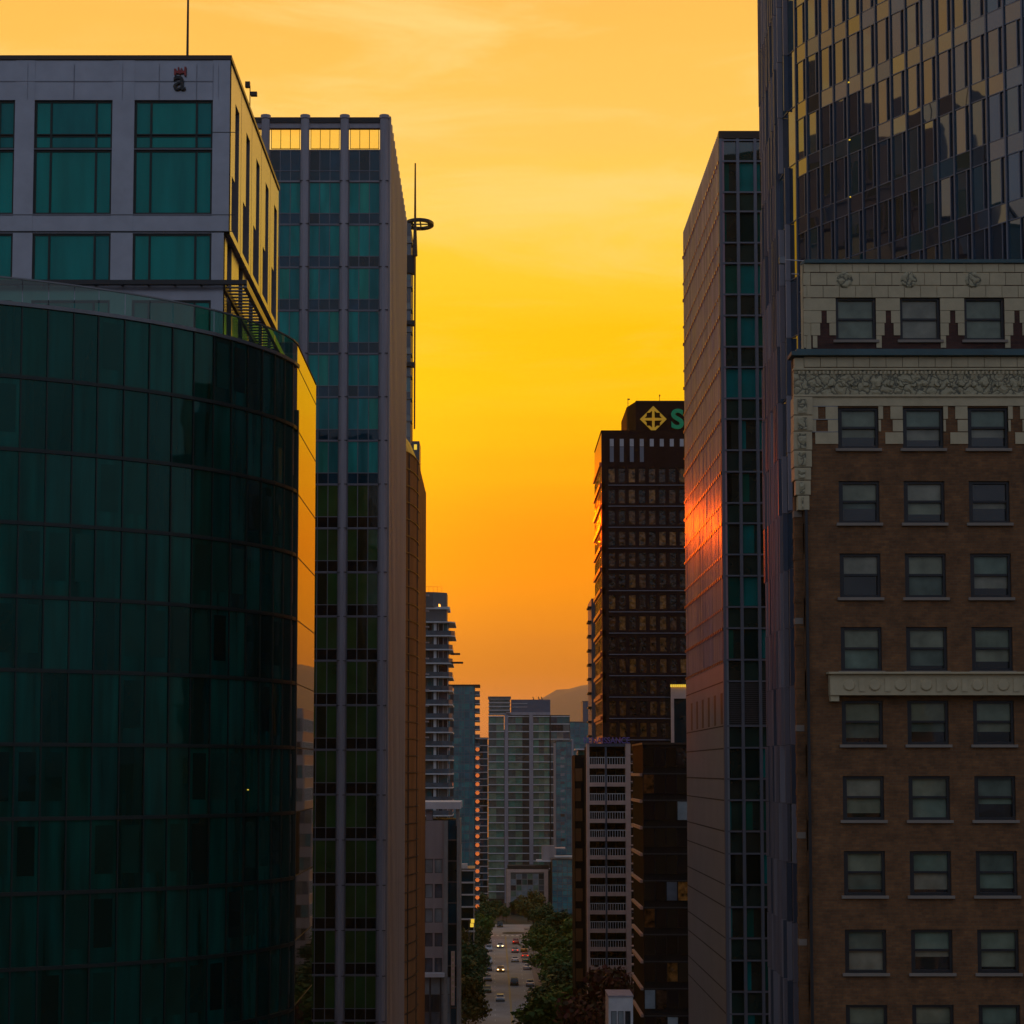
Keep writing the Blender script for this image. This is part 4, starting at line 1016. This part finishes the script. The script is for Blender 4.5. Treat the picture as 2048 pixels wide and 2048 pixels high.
    for i, (a, c) in enumerate(bu):
        wd = b.r('window'); z0, z1 = zu[0]; zm = (z0+z1)/2
        wd.box(f2, a, c, z0, z0+.12, -.4, -.1, 'dark'); wd.box(f2, a, c, z1-.12, z1, -.4, -.1, 'dark'); wd.box(f2, a, a+.14, z0+.12, z1-.12, -.4, -.102, 'dark'); wd.box(f2, c-.12, c, z0+.12, z1-.12, -.4, -.102, 'dark'); wd.box(f2, a+.14, c-.12, zm-.05, zm+.05, -.4, -.15, 'dark')
        wd.face([f2(a+.14, -.25, z0+.12), f2(c-.12, -.25, z0+.12), f2(c-.12, -.25, z1-.12), f2(a+.14, -.25, z1-.12)], 'g_sash')
        sl = MB(); sl.box(f2, a-.12, c+.12, z0-.12, z0, -.2, .12, 'sill'); b.rep['window_sill'].append(sl)
        o = (i)*2.95
        tb = b.r('terracotta_block')
        # cream panels over the brick, leaving stepped notches
        L_ = xu if i == 0 else bu[i-1][1]
        tb.box(f2, L_, c if i < 4 else XR, Z(617), Z(522), .004, .06+.001*i, 'cream') if False else None
        for ya, yb, notches in ((592, 617, []), (617, 642, [(1652, 1663)]), (642, 667, [(1624, 1631), (1649, 1668)]), (667, 692, [(1620, 1634), (1643, 1681)])):
            edges = [L_]
            for n0, n1 in notches:
                e0, e1 = X(n0)+o, X(n1)+o
                if e0 < L_+.05: continue
                edges += [e0, min(e1, a)]
            edges.append(a)
            for j in range(0, len(edges)-1, 2):
                if edges[j+1]-edges[j] > .04: tb.box(f2, edges[j], edges[j+1], Z(yb)+.01, Z(ya)-.01, .004, .05, 'cream')
    cells = []
    for r_, (ya, yb) in enumerate(((523, 540), (541, 566), (567, 591))):
        xq = 1617+(0, 14, 6)[r_]
        b.r('terracotta_block').box(f2, xu, X(xq)-.012, Z(yb)+.01, Z(ya)-.01, .001, .05, 'cream')
        while xq < 2080: b.r('terracotta_block').box(f2, X(xq)+.012, X(xq+33)-.012, Z(yb)+.01, Z(ya)-.01, .001, .05, 'cream'); xq += 33
    for i in range(4): cxp = X(1700)+i*2.95; b.r('rosette').tube((cxp, Y0+.42, Z(556)), (cxp, Y0+.34, Z(556)), .42, .3, 'orn', 10)
    b.p('copper_coping').box(f2, xu+.05, XR, Z(522), Z(515), -1.2, .15, 'copper')
    # rounded left end of the top tier
    ce = b.p('rounded_end'); ce.tube((xu+.22, Y0+.72, Z(700)), (xu+.22, Y0+.72, Z(522)), .3, .3, 'cream', 20)
    ce.tube((xu+.25, Y0+.72, Z(523)), (xu+.25, Y0+.72, Z(516)), .36, .3, 'copper', 20)
    # balcony bracket
    bb = b.p('stone_balcony'); fr = fr_s
    bb.box(fr, X(1649), XR, Z(1349), Z(1345), -.1, .75, 'cream'); bb.box(fr, X(1653), XR, Z(1391), Z(1349), -.1, .55, 'cream'); bb.box(fr, X(1654), X(1671), Z(1403), Z(1391), -.1, .45, 'cream')
    for i in range(12):
        a = X(1690)+i*1.15; bb.tube((a, Y0-.54, Z(1371)), (a, Y0-.62, Z(1371)), .30, .22, 'cream', 14); bb.box(fr, a+.45, a+.70, Z(1384), Z(1357), .55, .59, 'cream')
    b.p('roof_rail').tube((X(1586), Y0+2, Z(497)), (X(1636), Y0+2, Z(500)), .025, .025, 'ledge', 6); b.p('roof_rail').tube((X(1636), Y0+2, Z(500)), (X(1641), Y0+2, Z(513)), .025, .025, 'ledge', 6)
    b.p('roof_rail').tube((X(1603), Y0+2, Z(526)), (X(1618), Y0+2, Z(527)), .025, .025, 'ledge', 6)
    b.p('flood_lamp').box(FRONT(Y0+1.8), X(1576), X(1588), Z(508), Z(495), -.1, .15, 'steel')
    b.done()

# ================================================================== S: dark bank tower with roof sign
def build_S():
    Y0 = 344.0; Y1 = 367.0; X0 = xx(1206, Y0); Z = lambda y: zy(y, Y0); X = lambda x: xx(x, Y0, 1100); fr = FRONT(Y0); XR = X(1500)
    b = Bld('bank_tower', 'dark brown tower with a yellow crossed-arrows emblem and green letter on its rooftop box', 'building', (X0+XR)/2, Y0)
    top = Z(863); b.p('wall').box(fr, X0, XR, 0, top, -(Y1-Y0), -.3, 'maroon'); b.p('roof').box(fr, X0-.1, XR, top, top+.2, -(Y1-Y0)-.1, .1, 'maroon')
    n = 15; bw = 20.4*Y0/4000; u0 = X(1217); fh = 42.7*Y0/4000
    zs = [Z(965)-i*fh for i in range(32)]
    rows = []
    fac = b.p('facade')
    for i in range(n+1):
        u = u0+i*bw; fac.box(fr, u-.55, u, 0, top-.01, -.3, .12, 'maroon')
    fac.box(fr, X0, u0-.55, 0, top-.012, -.3, .1, 'maroon')
    for k, z in enumerate(zs):
        if z < 4: break
        fac.box(fr, X0, XR, z-(fh-29*Y0/4000), z, -.3, .1, 'maroon'); b.r('ledge').box(fr, u0, XR, z-.55, z-.42, .13, .3, 'mull')
        for i in range(n):
            w = b.r('window'); win(w, fr, u0+i*bw, u0+(i+1)*bw-.55, z, z+29*Y0/4000, .15, .06, 1, 1, 'g_s', 'maroon')
    fac.box(fr, X0, XR, Z(936), top-.014, -.3, .08, 'maroon')
    for i in range(n):
        a = X(1220.5+i*20.1); m = b.r('vent_slot')
        m.box(fr, a, a+.68, Z(893), Z(878), .1, .14, 'ledge')
        if i < 4: m.box(fr, a, a+.68, Z(924), Z(894), .1, .13, 'mull')
    fw = WEST(X0)
    sf = b.p('side_wall'); sf.box(fw, Y0+.1, Y1-.1, 0, top-.3, -.3, .05, 'sunset_red')  # red-orange colour of this side carries the sunset light on it
    for k, z in enumerate([Z(925)-i*fh for i in range(34)]):
        if z < 3: break
        b.r('side_ledge').box(fw, Y0+.3, Y1-.3, z-.5, z+.1, .05, .4, 'sunset_red')
        win(b.r('side_window'), fw, Y0+1, Y1-1, z-3.2, z-.9, -.06, .1, 8, 1, 'g_s', 'bronze_dark')
    xb = X(1263); tz = Z(802); b.p('rooftop_box').prism([(xb+.9, Y0+.6), (XR, Y0+.6), (XR, Y1-2), (xb-.3, Y1-2), (xb-.3, Y0+6)], top+.15, tz, 'maroon'); b.p('rooftop_box').box(FRONT(Y0+.6), xb+.9, XR, tz, tz+.15, -12, .1, 'dark')
    # emblem: four arrow heads round a cross
    e = MB(); f = FRONT(Y0+.35); cx_, cz = X(1308.5), Z(838); s = 27*Y0/4000; t = s*.17
    def poly(pts): e.prism_f = None; i = len(e.v); k = e.mi('sign_yellow'); m = len(pts); e.v.extend([f(cx_+x, 0, cz+z) for x, z in pts]+[f(cx_+x, .25, cz+z) for x, z in pts]); e.f.extend([tuple(range(i, i+m)), tuple(reversed(range(i+m, i+2*m)))]+[(i+j, i+(j+1) % m, i+m+(j+1) % m, i+m+j) for j in range(m)]); e.m.extend([k]*(m+2))
    for r_ in range(4):
        c_, s_ = [(1, 0), (0, 1), (-1, 0), (0, -1)][r_]
        rot = lambda p: [(x*c_-z*s_, x*s_+z*c_) for x, z in p]
        poly(rot([(t*.12, t*.6), (s*.62, t*.5), (s*.62, -t*.5), (t*.12, -t*.6)]))
        poly(rot([(s, 0), (s*.5, s*.5), (s*.5, s*.26), (s*.64, s*.1), (s*.60, 0)])); poly(rot([(s, 0), (s*.60, 0), (s*.64, -s*.1), (s*.5, -s*.26), (s*.5, -s*.5)]))
    b.one('sign_emblem', e)
    text('S', 'sign_letter', 4.7, (X(1357), Y0+.3, Z(839.5)), 'sign_green', b.e, b.off, .15, .13, 1.05)
    a = b.p('antenna'); a.tube((X(1327), Y0+6, tz), (X(1327), Y0+6, Z(776)), .05, .04, 'bronze_dark'); a.box(FRONT(Y0+6), X(1326), X(1328.5), Z(780), Z(777), -.1, .1, 'dark')
    a.tube((xb-.2, Y0+4, top+.1), (xb-.2, Y0+4, Z(788)), .08, .05, 'bronze_dark'); a.box(FRONT(Y0+4), xb-.3, xb+.15, Z(791), Z(789), -.1, .1, 'dark'); 
    b.done()

# ================================================================== H: balcony hotel, dark glass block and dark slab
def build_hotel():
    Y0 = 320.0; Z = lambda y: zy(y, Y0); X = lambda x: xx(x, Y0, 1700); fr = FRONT(Y0)
    b = Bld('beige_balcony_hotel', 'beige hotel with two columns of railed balconies and rooftop letters', 'building', X(1218), Y0)
    top = Z(1487); XL, XR = X(1174), X(1266); fh = 36.1*Y0/4000
    b.p('wall').box(fr, XL+.2, XR-.1, 0, top-.5, -12, -1.9, 'black')
    for a, c, d in ((1174, 1179.5, 0), (1211, 1214.5, -.3), (1252, 1262, .05)): b.r('pier').box(fr, X(a), X(c), 0, top, -1.85, d, 'beige' if d >= 0 else 'blue_mull')
    z = Z(1531)+.3; k = 0
    b.p('roof').box(fr, X(1179.5), XR-.4, Z(1493), top-.01, -12, -.1, 'blue_mull')
    while z > 1.5:
        for a, c in ((1179.6, 1210.9), (1214.6, 1251.9)):
            s = b.r('balcony'); s.box(fr, X(a), X(c), z-.75, z-.1, -1.84, -.02, 'beige')
            q = b.sub(s, 'railing'); q.box(fr, X(a), X(c), z+.93, z+1.05, -.12, -.06, 'white'); n = 7
            for i in range(n+1): u = X(a)+(X(c)-X(a)-.08)*i/n; q.box(fr, u, u+.08, z-.1, z+.95, -.11, -.07, 'white')
            s.box(fr, X(a), X(c), z-.1, z+.9, -.2, -.19, 'g_blk')
            for i in range(2): u = X(a)+(X(c)-X(a))*i/2; w = b.r('window'); win(w, fr, u, u+(X(c)-X(a))/2, z-.1, z+2.1, 1.8, .07, 1, 1, 'g_blk', 'dark')
        for d0 in (0, .25, .5, .75): b.r('corner_ledge').box(fr, X(1258), X(1267), z+d0*fh-.05, z+d0*fh+.12, -1.5, .12, 'beige') if d0 in (0, .5) else None
        z -= fh; k += 1
    text('RENAISSANCE', 'sign_letters', 1.35, (X(1214), Y0-.1, top+.45), 'sign_purple', b.e, b.off, .08, .02, .86)
    b.done()
    # slanted pale canopy on the dark slab at its left
    Y = 336.0; b = Bld('dark_panelled_slab', 'dark slab with stacked brown panels and a pale rooftop canopy left of the beige hotel', 'building', xx(1162, Y), Y+4)
    Z = lambda y: zy(y, Y); X = lambda x: xx(x, Y, 1700); fr = FRONT(Y)
    b.p('wall').box(fr, X(1150), X(1176), 0, Z(1510), -12, 0, 'black'); b.p('rooftop_canopy').box(fr, X(1152), X(1176), Z(1500), Z(1497), -8, .3, 'white_con'); b.p('rooftop_canopy').box(fr, X(1157), X(1176), Z(1510), Z(1500), -6, -1, 'g_far')
    for i in range(16):
        z = Z(1537+i*40); 
        if z > 3: b.r('brown_panel').box(fr, X(1151), X(1165-(i % 2)*3), z-2.1, z, .001, .12, 'bronze')
    b.done()
    # dark glass block on the corner
    X0 = 20.0; Yn = yd(1285.5, X0, 1700); Yf = yd(1265, X0, 1700); Z = lambda y: zy(y, Yn); fr = FRONT(Yn)
    b = Bld('dark_glass_block', 'nearly black glass block below the dark brown tower, right of the beige hotel', 'building', X0+8, Yn+6)
    top = Z(1489); b.p('wall').box(fr, X0+.1, X0+18, 0, top, -(Yf-Yn), -.15, 'black'); z = top-.4; k = 0
    b.p('roof_edge').box(fr, X0, X0+18, top, top+.25, -(Yf-Yn)-.1, .05, 'bronze_dark')
    while z > 3:
        for i in range(7): win(b.r('window'), fr, X0+.1+i*1.5, X0+1.6+i*1.5, z-2.6, z, .0, .07, 1, 1, (lambda a, c: 'g_blk' if R.random() < .8 else ('g_grey' if R.random() < .3 else 'g_s')), 'black')
        b.p('floor_line').box(fr, X0, X0+18, z-3.55, z-3.4, -.1, .05, 'dark')
        if k % 1 == 0 and k > 0: b.r('side_ledge').box(WEST(X0), Yn+1.5, Yf-1, z-.28, z+.1, -.1, .25, 'beige')
        z -= 3.55; k += 1
    b.done()
    # low white roof box at the foot of the hotel
    Y = 262.0; Z = lambda y: zy(y, Y); X = lambda x: xx(x, Y, 2000); fr = FRONT(Y)
    b = Bld('low_white_annex', 'small white rooftop box under the red-leaved trees at the bottom right of the street', 'building', X(1240), Y)
    b.p('wall').box(fr, X(1217), X(1266), 0, Z(1994), -7, 0, 'white_con'); b.p('roof').box(fr, X(1216), X(1267), Z(1994), Z(1991), -7.1, .1, 'lilac')
    for i in range(3): win(b.r('window'), fr, X(1222+i*14), X(1233+i*14), Z(2075), Z(2022), -.03, .06, 1, 2, 'g_grey', 'steel', dep=.03)
    b.done()

# ================================================================== trees
def leaf_mats():
    out = {}
    for k, cols in dict(green=[(.07, .15, .025), (.045, .11, .02), (.11, .18, .025), (.06, .12, .022)], dark=[(.025, .075, .02), (.04, .095, .025), (.018, .055, .018)],
                        olive=[(.11, .11, .022), (.07, .08, .02), (.13, .09, .02)], red=[(.13, .025, .02), (.08, .02, .016), (.16, .05, .025), (.08, .05, .02)]).items():
        m = glass('leaves_'+k, cols, rough=.65, ior=1.4, wob=0); out[k] = m
    return out
LM = leaf_mats()
def tree_proto(name, kind, seed, H=13.0, Rr=4.6):
    r = random.Random(seed); e = bpy.data.objects.new(name, None); C.objects.link(e)
    tr = MB(); tr.tube((0, 0, 0), (.1, 0, H*.38), .26, .19, 'bark'); tr.tube((.1, 0, H*.38), (.2, .1, H*.72), .19, .08, 'bark')
    lobes = []
    for i in range(9):
        a = i*2.4+r.uniform(-.4, .4); rr = Rr*r.uniform(.35, .68); z = H*r.uniform(.42, .82); c = Vector((rr*math.cos(a), rr*math.sin(a), z)); lobes.append((c, r.uniform(1.3, 2.3)*Rr/4.6))
        tr.tube((.1, 0, H*r.uniform(.28, .42)), tuple(c), .10, .03, 'bark', 6)
    lobes += [(Vector((r.uniform(-.6, .6), r.uniform(-.6, .6), H*.86)), 1.7*Rr/4.6), (Vector((r.uniform(-1, 1), r.uniform(-1, 1), H*.62)), 2.6*Rr/4.6)]
    cr = MB(); k = cr.mi(LM[kind])
    for c, rad_ in lobes:
        for _ in range(int(330*rad_/2)):
            d = Vector((r.gauss(0, 1), r.gauss(0, 1), r.gauss(0, 1))).normalized(); p = c+d*rad_*(r.random()**.4)*r.uniform(.85, 1.2); p.z = max(p.z, H*.24)
            a = Vector((r.gauss(0, 1), r.gauss(0, 1), r.gauss(0, 1))).normalized(); q = a.cross(d+Vector((.01, 0, 0))).normalized(); s = r.uniform(.18, .42)
            i = len(cr.v); cr.v += [tuple(p+a*s), tuple(p+q*s*.8), tuple(p-a*s), tuple(p-q*s*.8)]; cr.f.append((i, i+1, i+2, i+3)); cr.m.append(k)
    tr.build('trunk', e); cr.build('crown', e)
    return e
def copy_tree(o, parent=None):
    c = o.copy(); C.objects.link(c)
    if parent: c.parent = parent
    for ch in [x for x in C.objects if x.parent == o]: copy_tree(ch, c)
    return c
TREES = [  # x pixel of crown centre, y pixel of crown top, distance, kind, width factor, label
    (912, 1905, 400, 'dark', 1.0, 'dark tree nearest the camera on the left pavement, beside the grey office slab'),
    (934, 1885, 428, 'dark', 1.0, 'dark dense tree second nearest on the left pavement'),
    (924, 1858, 455, 'olive', .9, 'olive tree beside the street lamp on the left pavement'),
    (945, 1845, 492, 'dark', 1.0, 'dark tree by the small yellow sign on the left'),
    (957, 1828, 530, 'green', 1.0, 'green tree in the middle of the left row'),
    (966, 1806, 575, 'dark', 1.1, 'dark round tree left of the parked white cars at the far end'),
    (957, 1784, 612, 'dark', 1.1, 'tall dark tree at the left end of the street under the blue flats'),
    (985, 1815, 648, 'green', .8, 'small tree just left of the street end'),
    (1013, 1818, 660, 'dark', .8, 'small dark tree closing the middle of the street end'),
    (930, 1915, 398, 'dark', 1.15, 'dark tree leaning over the left kerb at the bottom edge'),
    (930, 1952, 372, 'olive', 1.15, 'low olive tree at the bottom edge, left of the road'),
    (944, 1880, 446, 'dark', 1.1, 'dark tree on the left kerb beside the lowest parked cars'),
    (956, 1850, 540, 'dark', 1.1, 'dark tree behind the white van-like car on the left'),
    (1006, 1822, 668, 'dark', 1.5, 'dark low tree straight behind the traffic island at the street end'),
    (990, 1800, 690, 'dark', 1.6, 'broad dark tree behind the black crossing car'),
    (1030, 1812, 700, 'dark', 1.5, 'dark tree behind the traffic island, right of the street end'),
    (1056, 1800, 665, 'green', 1.1, 'green tree between the street end and the yellowish tree'),
    (1080, 1842, 560, 'dark', .9, 'dark tree over the far right kerb beside the red car'),
    (1084, 1852, 505, 'green', 1.0, 'green tree over the right kerb beside the white parked car'),
    (1150, 1880, 455, 'dark', 1.3, 'dark tree deep behind the bright round one'),
    (1068, 1782, 600, 'olive', 1.2, 'tall yellowish pointed tree at the far right of the street end'),
    (1092, 1806, 575, 'dark', 1.1, 'dark tree behind the yellowish tree on the right'),
    (1122, 1822, 540, 'dark', 1.5, 'dark broad tree in front of the glass annex'),
    (1143, 1836, 500, 'green', 1.5, 'wide green tree beside the dark panelled slab'),
    (1102, 1866, 470, 'green', 1.5, 'bright green round tree halfway down the right pavement'),
    (1118, 1894, 440, 'green', 1.4, 'green tree just in front of the bright round one'),
    (1132, 1922, 405, 'dark', 1.5, 'very dark tree below the dark slab on the right'),
    (1106, 1950, 372, 'dark', 1.4, 'dark tree at the lower right kerb'),
    (1165, 1968, 345, 'green', 1.4, 'olive-green tree at the bottom edge, right of the road'),
    (1104, 1988, 318, 'green', 1.4, 'lowest green tree overhanging the right kerb at the bottom edge'),
    (1196, 1932, 306, 'red', .95, 'red-leaved tree against the foot of the beige hotel'),
    (1222, 1938, 300, 'red', .9, 'dark red tree directly above the low white annex'),
]
def build_trees():
    protos = {k: [tree_proto('street_tree', k, 11+i*7+j) for j in range(2)] for i, k in enumerate(('green', 'dark', 'olive', 'red'))}
    used = set()
    for n, (x, y, Y, kind, wf, lab) in enumerate(TREES):
        X_ = xx(x, Y, y+60); H = max(5, zy(y, Y)); pr = protos[kind][n % 2]
        o = pr if pr.name not in used else copy_tree(pr); used.add(pr.name)
        o.location = (X_, Y, .1); s = H/13.0; o.scale = (s*wf*(1.15 if H < 10 else 1), s*wf*(1.15 if H < 10 else 1), s*1.02); o.rotation_euler = (0, 0, R.uniform(0, 6))
        if o.name not in used: used.add(o.name)
        tag(o, lab, 'tree', 'street trees along both pavements')
    for k in protos:
        for pr in protos[k]:
            if 'label' not in pr.keys():
                for ch in [c for c in C.objects if c.parent == pr]: bpy.data.objects.remove(ch)
                bpy.data.objects.remove(pr)

# ================================================================== cars
PAINT = {k: mat('paint_'+k, c, .25, .2, coat=.6, var=.03) for k, c in dict(white=(.6, .6, .6), silver=(.32, .34, .36), black=(.015, .017, .018), red=(.5, .02, .02), yellow=(.5, .22, .02), green=(.02, .12, .08), blue=(.02, .05, .10)).items()}
M['tail'] = mat('tail_lamp', (.5, .02, .01), .3, emit=(1, .03, .01, 1.5)); M['head'] = mat('head_lamp', (.9, .85, .7), .2, emit=(1, .72, .3, 6)); M['head_off'] = mat('head_lamp_glass', (.5, .5, .5), .1)
M['tail_off'] = mat('tail_lamp_glass', (.25, .02, .01), .2); M['tyre'] = mat('tyre', (.015, .015, .015), .9); M['rim'] = mat('rim', (.4, .4, .42), .3, .8)
def car(color, label, X_, Y_, toward=False, suv=False, lights=None, parked=True):
    e = bpy.data.objects.new('parked_car' if parked else 'car', None); C.objects.link(e)
    hw = .92; h1 = .95 if not suv else 1.05; h2 = 1.45 if not suv else 1.75
    prof = [(-2.25, .35), (-2.3, .7), (-2.15, h1-.08), (-1.35, h1), (-.6 if not suv else -.9, h2-.04), (.0, h2), (.9 if not suv else 1.7, h2-.05), (1.75 if not suv else 2.15, h1+.03), (2.25, h1-.1), (2.3, .6), (2.25, .35)]
    body = MB(); n = len(prof)
    def yw(z): return hw if z <= h1+.01 else hw-.16*(z-h1)/(h2-h1)-.02
    for s in (-1, 1): body.face([(s*yw(z), y, z) for y, z in prof], PAINT[color])
    for i in range(n):
        (y0, z0), (y1, z1) = prof[i], prof[(i+1) % n]; body.face([(-yw(z0), y0, z0), (yw(z0), y0, z0), (yw(z1), y1, z1), (-yw(z1), y1, z1)], PAINT[color])
    body.build('body', e)
    g = MB(); 
    a, c = prof[3], prof[4]; f = lambda t: (a[0]+(c[0]-a[0])*t, a[1]+(c[1]-a[1])*t+.015)
    g.face([(-.74, f(.12)[0]-.01, f(.12)[1]), (.74, f(.12)[0]-.01, f(.12)[1]), (.66, f(.9)[0]-.01, f(.9)[1]), (-.66, f(.9)[0]-.01, f(.9)[1])], 'g_blk'); g.build('windscreen', e)
    g = MB(); a2, c2 = prof[7], prof[6]; f = lambda t: (a2[0]+(c2[0]-a2[0])*t+.012, a2[1]+(c2[1]-a2[1])*t+.012)
    g.face([(-.72, *f(.1)), (.72, *f(.1)), (.64, *f(.88)), (-.64, *f(.88))], 'g_blk'); g.build('rear_window', e)
    for s in (-1, 1):
        g = MB(); x0, x1 = s*(hw+.0), s*(yw(h2-.15)+.012)
        g.face([(s*(yw(h1+.06)+.014), prof[3][0]+.25, h1+.06), (s*(yw(h1+.06)+.014), prof[7][0]-.2, h1+.06), (x1, prof[6][0]-.05, h2-.14), (x1, prof[4][0]+.1, h2-.14)], 'g_blk'); g.build('side_window', e)
    for y in (-1.4, 1.4):
        for s in (-1, 1):
            w = MB(); w.tube((s*(hw-.2), y, .33), (s*(hw+.02), y, .33), .33, .33, 'tyre', 14); wo = w.build('wheel', e); w = MB(); w.tube((s*(hw+.02), y, .33), (s*(hw+.03), y, .33), .2, .18, 'rim', 10); w.build('rim', wo)
    for s in (-1, 1):
        l = MB(); l.box(FRONT(0), min(s*.45, s*.82), max(s*.45, s*.82), .62, .8, 2.27, 2.36, 'head' if lights == 'head' else 'head_off'); l.build('headlight', e)
        l = MB(); l.box(FRONT(0), min(s*.5, s*.85), max(s*.5, s*.85), .68, .85, -2.35, -2.24, 'tail' if lights == 'tail' else 'tail_off'); l.build('tail_light', e)
    # modelled nose towards -Y; drive-away cars are turned round
    e.location = (X_, Y_, .026); e.rotation_euler = (0, 0, 0 if toward else math.pi)
    tag(e, label, 'car', 'cars on the street'); return e
def build_cars():
    g = [('black', 'dark van driving away nearest the camera in the right lane', 5.1, 472, False, True, None, False),
         ('yellow', 'oncoming yellow taxi with glowing headlights left of the centre line', 2.0, 503, True, False, 'head', False),
         ('white', 'white car driving away ahead of the dark van', 5.9, 529, False, False, None, False),
         ('red', 'red car with lit brake lights at the far end of the right lane', 6.7, 583, False, False, 'tail', False),
         ('silver', 'silver hatchback parked at the left kerb beside the oncoming taxi', -1.1, 482, True, False, None, True),
         ('green', 'dark green car parked lowest at the left kerb', -1.2, 457, True, False, None, True),
         ('blue', 'dark blue car parked at the left kerb between silver hatchback and white car', -1.1, 506, True, False, None, True),
         ('white', 'white car parked halfway up the left kerb', -1.0, 523, True, True, None, True),
         ('white', 'white van-like car parked third from the far end at the left kerb', -1.0, 560, True, True, None, True),
         ('silver', 'silver car parked farthest up the left kerb', -1.0, 574, True, False, None, True),
         ('white', 'white car parked at the right kerb level with the taxi', 8.7, 509, False, False, None, True),
         ('green', 'green car parked at the right kerb behind the white one', 8.7, 528, False, False, None, True),
         ('red', 'red car parked at the right kerb under the trees', 8.7, 540, False, False, 'tail', True),
         ('yellow', 'yellow car parked at the right kerb near the far end', 8.7, 558, False, False, None, True),
         ('silver', 'silver car parked at the lower right kerb', 8.7, 470, False, False, None, True),
         ('black', 'black car parked lowest at the right kerb', 8.7, 451, False, False, None, True),
         ('silver', 'silver car driving away in the right lane between white car and red car', 6.2, 556, False, False, 'tail', False),
         ('white', 'oncoming white car with lit headlights far up the left lane', 2.2, 570, True, False, 'head', False),
         ('silver', 'oncoming silver car lowest in the left lane near the bottom edge', 1.7, 440, True, False, None, False),
         ('black', 'black car crossing at the end of the street', 2.4, 645, True, True, None, False)]
    for c in g: car(*c)
    last = C.objects.get('car.004')
    for i, (X_, Y_, s, lab) in enumerate(((-3.2, 440, -1, 'grey street lamp between the left trees near the bottom'), (-3.2, 540, -1, 'grey street lamp farther up the left kerb'), (10.6, 520, 1, 'grey street lamp among the right-hand trees'))):
        e = bpy.data.objects.new('street_lamp', None); C.objects.link(e); e.location = (X_, Y_, .15); tag(e, lab, 'street lamp', 'street lamps')
        m = MB(); m.tube((0, 0, 0), (0, 0, 8.6), .11, .07, 'steel'); m.build('pole', e); m = MB(); m.tube((0, 0, 8.5), (-s*1.9, 0, 9.0), .05, .04, 'steel'); m.build('arm', e)
        m = MB(); m.box(FRONT(0), -s*1.9-.35, -s*1.9+.35, 8.9, 9.05, -.15, .15, 'steel'); m.build('lamp_head', e)

# ================================================================== city behind the camera, seen only in reflections
def build_back():
    for x, y, w, h, lab in ((-34, -70, 30, 55, 'grey office tower reflected in the lower teal glass'), (4, -95, 26, 48, 'brown block reflected at the foot of the ribbed tower'), (38, -60, 30, 60, 'pale tower reflected in the right-hand windows')):
        fr = Fr((x, y), (1, 0), (0, 1)); b = Bld('reflected_tower', lab, 'building', x, y)
        b.p('wall').box(fr, -w/2, w/2, 0, h, -20, -.1, 'lilac2')
        for z in range(6, int(h)-4, 8):
            for u in range(0, int(w)-3, 6): win(b.r('window'), fr, -w/2+u+.6, -w/2+u+5.4, z, z+5, 0, .2, 2, 1, 'g_green', 'lilac2')
        b.done()

for f in (build_A, build_B, build_G, build_P, build_O, build_N, build_M, build_J, far_buildings, build_Q, build_C, build_D, build_E, build_S, build_hotel, build_trees, build_cars, build_back, build_west_block): f()
